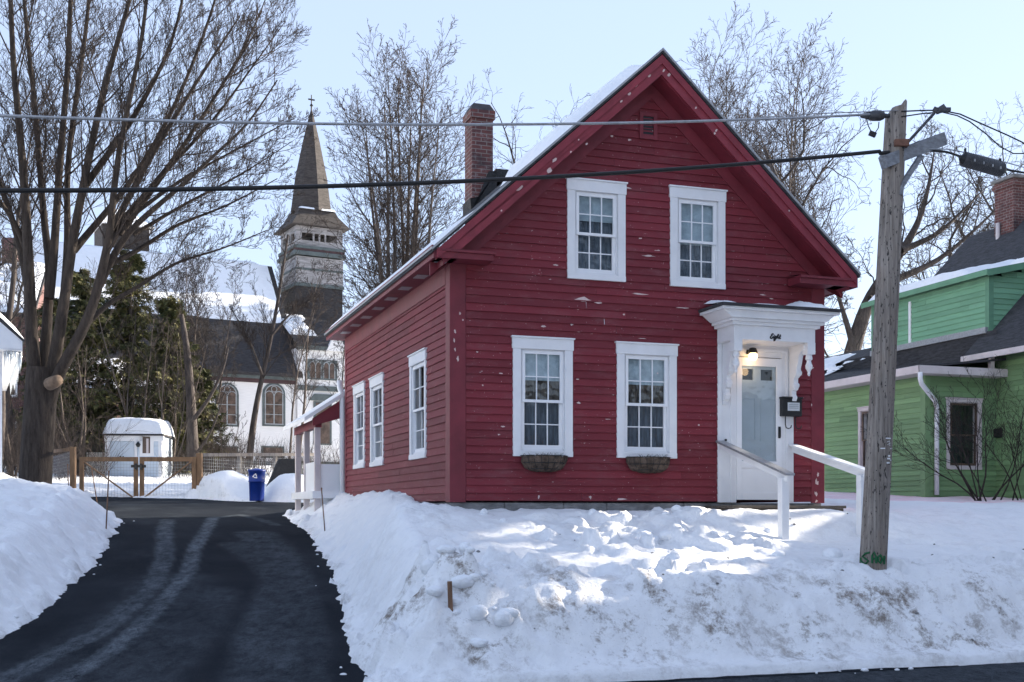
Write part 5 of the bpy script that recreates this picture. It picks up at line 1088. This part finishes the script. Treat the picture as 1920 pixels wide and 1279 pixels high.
def kids(out,pts,rad,dirs,L,lev,S,rng,t0=None):
    if lev>=S.depth: return
    n=S.n[lev]; n=max(1,int(n*rng.uniform(.75,1.25))); k=len(pts)-1; az=rng.random()*6.28; t0=S.t0[lev] if t0 is None else t0
    for c in range(n):
        t=t0+(1-t0)*(c+rng.random())/n; x=min(t*k,k-1e-6); i=int(x); f=x-i; q=pts[i].lerp(pts[i+1],f); d=dirs[i+1]; rr=rad[i]+(rad[i+1]-rad[i])*f
        az+=2.4+rng.uniform(-.5,.5); a=math.radians(S.ang[lev]+rng.gauss(0,S.angv))
        side=d.cross(UP if abs(d.z)<.95 else Vector((1,0,0))).normalized(); up2=side.cross(d).normalized()
        nd=d*math.cos(a)+(side*math.cos(az)+up2*math.sin(az))*math.sin(a)+S.bias
        nd.normalize(); l=L*S.rat[lev]*(1-S.fall*t)*rng.uniform(.7,1.25)
        grow(out,q,nd,l,max(S.rmin,min(rr*.75,S.rk*l)),lev+1,S,rng)
def sides(lev): return (12,7,5,4,3,3)[min(lev,5)]
def build_tree(name,label,cat,base,out,bark_,twig_,group=None,split=1):
    o=thing(name,label,cat,base,0,group)
    for nm,levs,mt in (('trunk',range(0,split),bark_),('crown',range(split,6),twig_)):
        VV=[];QQ=[];off=0
        for l in levs:
            if l<len(out) and out[l]:
                V,Q=tubes_np(out[l],sides(l)); VV.append(V); QQ.append(Q+off); off+=len(V)
        if VV: mknp(nm,np.concatenate(VV),np.concatenate(QQ),M[mt],o)
    return o
BIG=Sty(seg=(8,8,6,5,4),wob=(.05,.05,.07,.09,.10),trop=(.03,.05,.05,.05,.04),tap=(.8,.85,.85,.8,.6),n=(18,8,6,3),t0=(.25,.15,.12,.15),ang=(40,34,32,32),angv=8,rat=(.52,.50,.52,.62),fall=.5,rk=.0080,rmin=.0048,depth=4,bias=Vector((.06,0,.10)))
def stem_px(pxs,base,Y0,dY,r0,r1,k=None):
    pts=[]; n=len(pxs)
    for i,(x,y) in enumerate(pxs): pts.append(pt(x,y,Y0+dY*i/max(1,n-1))-base)
    out=[]
    for i in range(n-1):
        for s in range(3): out.append(pts[i].lerp(pts[i+1],s/3))
    out.append(pts[-1])
    for _ in range(2): out=[out[0]]+[out[i]*.5+(out[i-1]+out[i+1])*.25 for i in range(1,len(out)-1)]+[out[-1]]
    m=len(out); rad=[r0+(r1-r0)*(i/(m-1))**.8 for i in range(m)]; dirs=[(out[min(i+1,m-1)]-out[max(i-1,0)]).normalized() for i in range(m)]
    return out,rad,dirs
def plength(p): return sum((a-b).length for a,b in zip(p[:-1],p[1:]))
def hand_tree(name,label,cat,Y,basepx,stems,S,bark_,twig_,seed,t0=.12,split=1,extra=None):
    rng=random.Random(seed); b=pt(*basepx,Y); out=[[] for _ in range(6)]; OX=b.x; 
    for pxs,dY,r0,r1,lev,tt in stems:
        p,r,d=stem_px(pxs,b,Y,dY,r0,r1); out[0 if lev==0 else min(lev,1)*0].append((p,r)); kids(out,p,r,d,plength(p)*.62,lev,S,rng,tt)
    if extra: extra(out,b)
    return build_tree(name,label,cat,b,out,bark_,twig_,split=split)
# the big maple at the left
ST=[([(66,915),(68,860),(74,780),(78,715),(80,690)],0,0.492,.47,9,1),
    ([(76,800),(64,700),(58,600),(54,500),(48,380),(38,250),(24,120),(18,-60)],-1.0,0.254,.06,0,.45),
    ([(80,760),(84,660),(90,580),(94,500),(84,430),(76,330),(66,200),(52,80),(40,-60)],1.5,0.197,.05,0,.5),
    ([(92,560),(100,490),(106,400),(114,280),(126,150),(132,20),(134,-80)],.6,0.156,.06,0,.3),
    ([(88,780),(98,700),(112,620),(124,540),(138,440),(158,340),(180,230),(205,130),(238,20),(262,-80)],-.8,0.230,.05,0,.4),
    ([(120,560),(128,450),(124,330),(140,200),(162,60),(172,-70)],2.0,0.131,.05,0,.3),
    ([(84,800),(96,735),(118,685),(150,630),(176,570),(192,505),(206,440),(212,370),(222,290),(242,190),(268,70),(280,-60)],-1.5,0.230,.045,0,.45),
    ([(186,535),(212,480),(240,435),(290,390),(345,345),(400,292),(465,235),(520,150)],-2.0,0.139,.02,0,.15),
    ([(200,470),(245,395),(310,320),(370,235),(430,140),(480,60)],.5,0.107,.02,0,.15),
    ([(138,470),(180,420),(240,350),(300,255),(350,150),(395,30),(420,-60)],2.2,0.123,.03,0,.2),
    ([(158,350),(210,280),(270,190),(325,80),(350,-40)],-1.0,0.120,.03,0,.15),
    ([(150,620),(200,570),(265,535),(330,490),(410,470),(500,432)],1.2,0.100,.015,0,.2),
    ([(196,500),(260,470),(330,420),(420,390),(520,335)],2.6,0.100,.015,0,.2),
    ([(56,560),(40,470),(20,400),(-10,320),(-40,200),(-60,60)],1.0,0.131,.05,0,.2),
    ([(54,480),(30,420),(-5,370),(-60,300)],-1.2,0.110,.03,0,.2),
    ([(205,440),(262,330),(330,215),(400,105),(450,30)],-2.6,0.120,.02,0,.15),
    ([(215,430),(300,330),(395,235),(470,130),(535,40)],1.4,0.090,.012,0,.2),([(240,410),(340,335),(445,280),(545,225)],-.6,0.075,.01,0,.2),([(250,440),(350,380),(450,330),(548,265)],2.2,0.070,.01,0,.2),([(225,440),(320,310),(405,180),(470,70),(505,-20)],3.0,0.090,.015,0,.2)]
mp=hand_tree('maple_tree','big bare maple with many rising stems at the left behind the snow bank','tree',36.8,(66,915),ST,BIG,'bark','twig',5)
q=pt(104,715,36.1); bq=mp.location; m=MB(); d=Vector((.75,-.62,.18)).normalized(); p0=Vector(q)-Vector(bq)-d*.35; m.tube([p0,p0+d*.30,p0+d*.52],[.20,.19,.16],12); m.build('sawn_stub',M['cutwood'],mp,True)
# other bare trees
def free_tree(name,label,px,Y,top_py,seed,S,bark_,twig_,stems=1,spread=.25,r=.16,group=None,cat='tree',t0=.25,lean=(0,0),zb=None,split=1):
    rng=random.Random(seed); X=(px-CX)/F*Y; z0=(groundz(X,Y) if zb is None else zb)-.05; Hh=CZ+(HY-top_py)/F*Y-z0; out=[[] for _ in range(6)]
    for s in range(stems):
        a=2*PI*s/stems+rng.random()*1.2; sp=spread*rng.uniform(.35,1.1); d=Vector((math.cos(a)*sp+lean[0],math.sin(a)*sp+lean[1],1)).normalized(); off=Vector((math.cos(a),math.sin(a),0))*(r*.9 if stems>1 else 0)
        L=Hh*rng.uniform(.80,.98)/max(.6,d.z); rr=r*rng.uniform(.8,1.1)
        k=S.seg[0]; pts=[off.copy()]; rad=[rr]; dirs=[d.copy()]; p=off.copy()
        for i in range(k):
            d=(d+rvec(rng)*S.wob[0]+UP*S.trop[0]).normalized(); p=p+d*L/k; pts.append(p.copy()); dirs.append(d.copy()); rad.append(max(S.rmin,rr*(1-(i+1)/k*S.tap[0])))
        out[0].append((pts,rad)); kids(out,pts,rad,dirs,L,0,S,rng,t0)
    return build_tree(name,label,cat,(X,Y,z0),out,bark_,twig_,group,split)
SLIM=Sty(seg=(12,7,5,4,3),wob=(.045,.06,.08,.10,.10),trop=(.03,.06,.06,.05,.03),tap=(.88,.88,.85,.7,.6),n=(22,8,5,3),t0=(.25,.15,.15,.15),ang=(36,36,38,38),angv=9,rat=(.25,.5,.5,.6),fall=.5,rk=.0085,rmin=.0062,depth=4,bias=Vector((0,0,.05)))
BIR=Sty(**{**SLIM.__dict__,'ang':(44,38,38,38),'rat':(.27,.52,.5,.6),'n':(22,9,5,3),'wob':(.022,.05,.07,.09,.10),'trop':(.025,.04,.03,.02,.02)})
OAK=Sty(seg=(9,9,8,6,4),wob=(.10,.20,.26,.28,.28),trop=(.02,.03,.03,.03,.0),tap=(.75,.85,.85,.8,.6),n=(11,8,6,3),t0=(.32,.22,.15,.15),ang=(50,48,46,44),angv=13,rat=(.52,.52,.50,.58),fall=.45,rk=.0135,rmin=.0072,depth=4,bias=Vector((0,0,.10)))
SAP=Sty(seg=(8,6,5,4),wob=(.06,.09,.12,.15),trop=(.03,.05,.05,.03),tap=(.85,.85,.8,.6),n=(11,5,3),t0=(.25,.15,.15),ang=(38,34,34),angv=9,rat=(.40,.50,.55),fall=.5,rk=.008,rmin=.0052,depth=3,bias=Vector((0,0,.08)))
free_tree('birch_tree','tall bare tree of many pale stems between the steeple and the chimney',757,46,92,7,BIR,'bark2','twig2',9,.12,.15)
free_tree('oak_tree','gnarled bare oak showing between the pale multi stem tree and the chimney',880,58,170,13,OAK,'bark3','twig3',1,.2,.34,lean=(-.10,0))
free_tree('oak_tree','low gnarled bare oak just right of the brick chimney behind the roof snow',985,64,300,14,OAK,'bark3','twig3',2,.3,.25)
free_tree('poplar_tree','tall slender bare tree rising just right of the red gable peak',1350,52,100,21,BIR,'bark2','twig2',5,.08,.12)
free_tree('poplar_tree','tall slender bare tree behind the right slope of the red gable',1465,48,90,22,BIR,'bark2','twig2',6,.09,.13)
free_tree('oak_tree','twisted bare oak just left of the utility pole top',1548,40,215,23,OAK,'bark3','twig3',1,.1,.30)
hand_tree('oak_tree','leaning bare oak with arched limbs between the pole and the green house chimney','tree',47,(1575,760),
   [([(1575,760),(1600,650),(1625,570),(1655,520),(1700,460),(1730,400),(1745,330),(1752,280)],1.5,.40,.02,0,.35),([(1640,540),(1690,520),(1760,490),(1830,430),(1900,360)],-1,.20,.02,0,.2),([(1690,470),(1760,440),(1800,400),(1850,350)],2,.14,.02,0,.2),([(1600,650),(1580,580),(1560,520),(1530,470)],1,.14,.02,0,.2),([(1630,560),(1700,565),(1780,520),(1860,500)],2.4,.13,.02,0,.2)],OAK,'bark3','twig3',24)
free_tree('oak_tree','bare oak crown above the green house roof beside its brick chimney',1800,60,265,25,OAK,'bark3','twig3',2,.3,.28)
free_tree('maple_tree','small vase shaped bare tree against the snowy church roof, left one',338,62,440,31,SLIM,'bark2','twig3',4,.2,.08)
free_tree('maple_tree','small vase shaped bare tree against the snowy church roof, right one',392,64,465,32,SLIM,'bark2','twig3',3,.2,.08)
hand_tree('leaning_tree','slender leaning tree in front of the white church wall between the arched windows','tree',58,(466,875),
   [([(466,875),(474,800),(484,740),(498,680),(515,600),(528,520),(540,440)],.5,.19,.05,0,.35),([(492,705),(470,640),(440,590)],-1,.07,.02,0,.3),([(508,630),(550,580),(590,560)],1,.07,.02,0,.3)],BIG,'bark3','twig',33)
free_tree('sapling','thin sapling in front of the narrow church wall strip left of the vestibule',540,56,560,34,SAP,'bark2','twig2',1,.1,.06)
free_tree('young_tree','bare young tree beside the church vestibule near the porch roof',640,60,600,35,SLIM,'bark2','twig',1,.1,.09)
free_tree('young_tree','bushy bare tree in front of the church tower base',556,66,500,36,SLIM,'bark2','twig',1,.15,.09)
free_tree('bare_tree','bare tree at the left edge behind the white house roof',-15,44,180,37,SLIM,'bark3','twig3',3,.22,.18)
free_tree('bare_tree','bare tree behind the maple with crooked limbs crossing the brick house',20,52,330,38,OAK,'bark3','twig3',1,.1,.22)
hand_tree('leafless_tree','bare tree with curved limbs at the right edge of the evergreens','tree',50,(362,880),
   [([(362,880),(360,800),(356,720),(350,650),(340,590)],.5,.30,.10,0,.5),([(360,790),(395,745),(420,690),(428,650)],-.5,.10,.03,0,.3),([(358,860),(385,830),(405,790),(420,740)],-.7,.07,.02,0,.3)],SAP,'bark3','twig',39)
free_tree('sapling','pale thin sapling in front of the evergreens left of the shed',150,47,600,41,SAP,'bark2','twig2',4,.35,.05)
free_tree('sapling','pale forked sapling standing directly behind the shed roof',262,51,540,42,SAP,'bark2','twig2',3,.3,.06)
free_tree('sapling','pale bushy sapling between the shed and the white church wall',322,50,600,43,SAP,'bark2','twig2',5,.4,.05)
free_tree('sapling','pale thin sapling just left of the big maple trunk',25,45,640,44,SAP,'bark2','twig2',4,.35,.05)
free_tree('sapling','low pale sapling in front of the left arched church window',428,52,770,46,SAP,'bark2','twig2',2,.4,.04)
# hemlocks: trunk, boughs and sprays of needles
def hemlock(px,Y,top_py,wid,seed,label,low=.02,dens=1.0,at=None):
    rng=random.Random(seed); nr=np.random.RandomState(seed); X=(px-CX)/F*Y; X,Y=at[:2] if at else (X,Y); z0=groundz(X,Y)-.1; Hh=at[2] if at else CZ+(HY-top_py)/F*Y-z0
    o=thing('hemlock_tree',label,'tree',(X,Y,z0),0,None); polys=[([Vector((0,0,0)),Vector((.05,0,Hh*.5)),Vector((0,.05,Hh))],[.22,.13,.02])]
    bo=[];cl=[]
    nb=int(Hh*15*dens)
    for i in range(nb):
        t=low+(1-low)*((i+rng.random())/nb); z=Hh*t; a=rng.random()*2*PI; L=wid*(1-t)**.75*rng.uniform(.55,1.15)+.25
        if rng.random()<.10: L*=1.3
        d=Vector((math.cos(a),math.sin(a),rng.uniform(.0,.35))); p=Vector((0,0,z)); pts=[p.copy()]; k=6
        for s in range(k): d=(d+Vector((rng.gauss(0,.06),rng.gauss(0,.06),-.085))).normalized(); p=p+d*L/k; pts.append(p.copy())
        bo.append((pts,[max(.006,.028*(1-s/k)) for s in range(k+1)])); tone=rng.random()
        for s in range(1,k+1):
            for _ in range(int(9*dens)):
                f=rng.random(); q=pts[s-1].lerp(pts[s],f); w=.10+.30*(1-abs(s/k-.5))*min(1,L/1.5); sd=Vector((-d.y,d.x,0)); c=q+sd*rng.gauss(0,w)+Vector((0,0,rng.gauss(-.04,.07)))
                cl.append((c,d+sd*rng.gauss(0,.7)+Vector((0,0,rng.gauss(-.25,.2))),rng.uniform(.12,.30),tone))
    V,Q=tubes_np(polys,10); mknp('trunk',V,Q,M['bark3'],o); V,Q=tubes_np(bo,4); mknp('branches',V,Q,M['twig3'],o)
    n=len(cl); Pc=np.array([c for c,_,_,_ in cl]); D=np.array([d for _,d,_,_ in cl]); D/=np.linalg.norm(D,axis=1,keepdims=True); S_=np.array([s for _,_,s,_ in cl])[:,None]; tn=np.array([t for *_,t in cl])
    R=nr.normal(size=(n,3)); W=np.cross(D,R); W/=np.linalg.norm(W,axis=1,keepdims=True); VV=[];QQ=[];rn=[]
    for j in range(4):      # each spray: four slim leaflets fanned out
        a=(j-1.5)*.42; Dj=D*math.cos(a)+W*math.sin(a); Nj=np.cross(Dj,W+R*.2); Nj/=np.linalg.norm(Nj,axis=1,keepdims=True); Wj=np.cross(Dj,Nj); b=Pc; wd=S_*.085
        VV.append(np.stack([b-Wj*wd*.4,b+Wj*wd*.4,b+Dj*S_*.6+Wj*wd,b+Dj*S_*1.1,b+Dj*S_*.6-Wj*wd],1)); rn.append(np.clip(tn*.55+.45*nr.random_sample(n),0,1))
    V=np.stack(VV,1).reshape(-1,3); mknp('crown',V,np.arange(len(V)).reshape(-1,5),M['hemlock'],o,False,np.stack(rn,1).ravel()); return o
hemlock(150,54,505,3.4,51,'dark evergreen directly behind the maple trunk, left of the shed',.05)
hemlock(243,56,470,3.0,52,'tallest dark evergreen with olive tips rising behind the snow capped shed',.04)
hemlock(318,53,560,2.5,53,'dark evergreen with sunlit tips just right of the shed',.02)
hemlock(100,60,560,2.8,54,'dark evergreen half hidden behind the maple trunk',.05,.9)
hemlock(376,55,690,1.4,55,'small olive evergreen beside the white church wall',.02)
# tangled brush at the back of the yard, counted by nobody
def brush(name,label,boxes,seed,mat):
    rng=random.Random(seed); out=[]
    for (px0,px1,Y0,Y1,n,h) in boxes:
        for _ in range(n):
            px=rng.uniform(px0,px1); Y=rng.uniform(Y0,Y1); X=(px-CX)/F*Y; L=h*rng.uniform(.4,1.1)
            p=Vector((X,Y,groundz(X,Y)-.05)); d=Vector((rng.gauss(0,.35),rng.gauss(0,.3),1)).normalized(); r=rng.uniform(.006,.014); k=5; pts=[p.copy()]
            dirs=[d]
            for s in range(k): d=(d+rvec(rng)*.13).normalized(); p=p+d*L/k; pts.append(p.copy()); dirs.append(d)
            out.append((pts,[r*(1-.7*s/k) for s in range(k+1)]))
            for c in range(rng.randint(2,6)):
                i=rng.randint(1,k-1); q=pts[i].copy(); e=(dirs[i]+rvec(rng)*.45).normalized(); pp_=[q.copy()]
                for s in range(3): e=(e+rvec(rng)*.15).normalized(); q=q+e*L*.13; pp_.append(q.copy())
                out.append((pp_,[r*.55,r*.45,r*.35,r*.25]))
    V,Q=tubes_np(out,3); o=mknp(name,V,Q,M[mat]); return tag(o,label,'brush',None,'stuff')
brush('brush','tangle of bare brown brush at the back of the yard',[(-20,130,42,52,420,2.6),(375,470,46,56,260,1.9),(470,640,46,60,230,1.6),(300,380,47,55,120,1.6),(100,200,45,50,160,2.6)],61,'twig2')
brush('undergrowth','dense darker undergrowth behind the evergreens and maple',[(-60,360,56,70,900,4.5)],62,'twig3')
# bare shrubs by the green house
SHR=Sty(seg=(7,6,5,4),wob=(.10,.13,.16,.16),trop=(.0,.05,.06,.03),tap=(.8,.8,.8,.6),n=(9,5,3),t0=(.3,.2,.2),ang=(32,34,38),angv=10,rat=(.5,.5,.5),fall=.4,rk=.007,rmin=.003,depth=3,bias=Vector((-.1,0,.1)))
def shrub(px,py,Y,h,seed,n,lean,label):
    rng=random.Random(seed); b=pt(px,py,Y); b.z=groundz(b.x,b.y)-.03; out=[[] for _ in range(6)]
    for _ in range(n): grow(out,Vector((rng.gauss(0,.08),rng.gauss(0,.08),0)),Vector((lean+rng.gauss(0,.28),rng.gauss(0,.2),1)).normalized(),h*rng.uniform(.6,1.1),rng.uniform(.012,.022),0,SHR,rng)
    o=thing('bare_shrub',label,'shrub',b); V=[];Q=[];off=0
    for l in range(4):
        if out[l]:
            v,q=tubes_np(out[l],(6,4,3,3)[l]); V.append(v); Q.append(q+off); off+=len(v)
    mknp('branches',np.concatenate(V),np.concatenate(Q),M['twig'],o); return o
shrub(1842,925,24.2,2.2,71,7,-.45,'bare brown shrub leaning left across the green house window')
shrub(1868,920,24.6,3.0,72,3,.05,'tall thin bare shrub right of the green house window')
shrub(1915,925,24.4,2.0,73,3,-.1,'bare shrub at the right edge in front of the green wall')
# across the street, seen only as reflections in the panes
def behind(X,Y,h,seed,S,label):
    rng=random.Random(seed); out=[[] for _ in range(6)]; grow(out,Vector((0,0,0)),Vector((rng.gauss(0,.05),0,1)).normalized(),h,.24,0,S,rng); return build_tree('bare_tree',label,'tree',(X,Y,0),out,'bark3','twig3')
SL3=Sty(**{**OAK.__dict__,'depth':3,'rmin':.02,'n':(18,11,8,4)})
for i,(X,Y,h) in enumerate(((12,-2,17),(16,1,18),(20,-3,19),(24,3,18),(29,0,19))): tag(behind(X,Y,h,90+i,SL3,'bare oak across the street, reflected in the red house windows'),group='bare oaks across the street')
bh_=thing('added_brown_house','dark brown house added across the street to darken the lower window reflections','house',(27,-12,0),30)  # unseen house, added to darken what the lower panes reflect
m=MB(); m.box(-13,11,-4,4,0,4.6); m.add([(-13,-4,4.6),(-13,4,4.6),(-13,0,7),(11,-4,4.6),(11,4,4.6),(11,0,7)],[(0,1,2),(3,5,4)]); m.build('wall',M['stake'],bh_)
m=MB(); m.add([(-13.4,4.4,4.4),(11.4,4.4,4.4),(11.4,0,7.1),(-13.4,0,7.1)],[(0,1,2,3)]); m.add([(-13.4,-4.4,4.4),(11.4,-4.4,4.4),(11.4,0,7.1),(-13.4,0,7.1)],[(0,1,2,3)]); m.build('roof',M['shingle'],bh_)
# unseen trees and buildings, added only to shade yard, street and church roof
hemlock(0,30,0,2.6,57,'unseen tall pine added beyond the right edge to shade the front yard',.548,1.6,at=(21.8,26.6,15.5))  # unseen pines, added so their crowns bound the sun patch
hemlock(0,30,0,2.8,58,'second unseen pine added beyond the right edge to shade the front yard, behind the first',.515,1.6,at=(24.5,26.0,17))
hemlock(0,30,0,3.0,59,'third unseen pine added beyond the right edge to shade the front yard, farthest back',.575,1.5,at=(28.2,30.3,19.5))
hemlock(0,30,0,4.2,91,'hidden spruce added behind the red house to shade the church roof, nearest of three',.3,.6,at=(2.0,91.8,22.5))  # hidden spruces, added to keep the sun off the church roof snow
hemlock(0,30,0,4.2,92,'hidden spruce added behind the red house to shade the church roof, middle of three',.3,.6,at=(3.2,95.2,23))
hemlock(0,30,0,4.2,93,'hidden spruce added behind the red house to shade the church roof, farthest of three',.3,.6,at=(4.2,98.6,23))
nb=thing('added_grey_house','unseen grey house added beyond the right edge to shade the street','house',(22,14.5,0),TH)  # unseen house, added to block the sun from street and bank
m=MB(); m.box(-5,6,-7,7.5,0,7); m.add([(-5,-7,7),(6,-7,7),(6,7.5,7),(-5,7.5,7),(.5,-7,11),(.5,7.5,11)],[(0,1,4),(3,5,2),(0,4,5,3),(1,2,5,4)]); m.build('wall',M['church'],nb)
m=MB(); q=slab([(-5.4,-7.4,6.8),(.5,-7.4,11.15),(.5,7.8,11.15),(-5.4,7.8,6.8)],.1); m.add(q.v,q.f); q=slab([(6.4,-7.4,6.8),(.5,-7.4,11.15),(.5,7.8,11.15),(6.4,7.8,6.8)],.1); m.add(q.v,q.f); m.build('roof',M['shingle'],nb)
m=MB(); m.box(5,9.5,-7.5,-2.5,1.4,5.0); m.build('added_shade_ell',M['green_trim'],R1)  # unseen wing, added so its roof cuts off the sun patch
m=MB(); q=slab([(4.6,-8,6.0),(9.8,-8,6.0),(9.8,-2.2,5.0),(4.6,-2.2,5.0)],.12); m.add(q.v,q.f); m.build('added_shade_ell_roof',M['shingle'],R1)
# ------------------------------------------------------------------ light, sky, camera
SUN_AZ,SUN_EL=60.0,18.0          # azimuth clockwise from straight ahead
sd=Vector((math.sin(math.radians(SUN_AZ))*math.cos(math.radians(SUN_EL)),math.cos(math.radians(SUN_AZ))*math.cos(math.radians(SUN_EL)),math.sin(math.radians(SUN_EL))))
sl=bpy.data.lights.new('sun','SUN'); sl.energy=5.0; sl.angle=math.radians(.5); sl.color=(1,.90,.76); so=bpy.data.objects.new('sun',sl); C.objects.link(so); so.rotation_euler=sd.to_track_quat('Z','Y').to_euler()
w=bpy.data.worlds.new('World'); bpy.context.scene.world=w; w.use_nodes=True; nt=w.node_tree; bg=nt.nodes['Background']; sk=nt.nodes.new('ShaderNodeTexSky'); sk.sky_type='NISHITA'; sk.sun_disc=False
sk.sun_elevation=math.radians(SUN_EL); sk.sun_rotation=math.radians(SUN_AZ); sk.air_density=1.0; sk.dust_density=.35; sk.ozone_density=1.0; sk.altitude=100
tn=nt.nodes.new('ShaderNodeMix'); tn.data_type='RGBA'; tn.blend_type='MULTIPLY'; tn.inputs[0].default_value=1; tn.inputs[7].default_value=(1.03,.97,1.0,1); nt.links.new(sk.outputs[0],tn.inputs[6]); hz=nt.nodes.new('ShaderNodeMix'); hz.data_type='RGBA'; hz.inputs[0].default_value=.78; hz.inputs[7].default_value=(1.47,1.76,2.42,1); nt.links.new(tn.outputs[2],hz.inputs[6]); nt.links.new(hz.outputs[2],bg.inputs['Color'])  # thin even high haze over the clear sky
bg.inputs['Strength'].default_value=.12
cd=bpy.data.cameras.new('camera'); cam=bpy.data.objects.new('camera',cd); C.objects.link(cam); cam.location=(0,0,CZ); cam.rotation_euler=(math.radians(90),0,0)
cd.sensor_width=36; cd.lens=F/1920*36; cd.shift_y=(HY-639.5)/1920; cd.clip_end=3000; cd.clip_start=.1
S_=bpy.context.scene; S_.camera=cam; S_.view_settings.view_transform='Standard'; S_.view_settings.look='None'; S_.view_settings.exposure=1.9; S_.view_settings.gamma=1
S_.cycles.max_bounces=6; S_.cycles.transparent_max_bounces=12
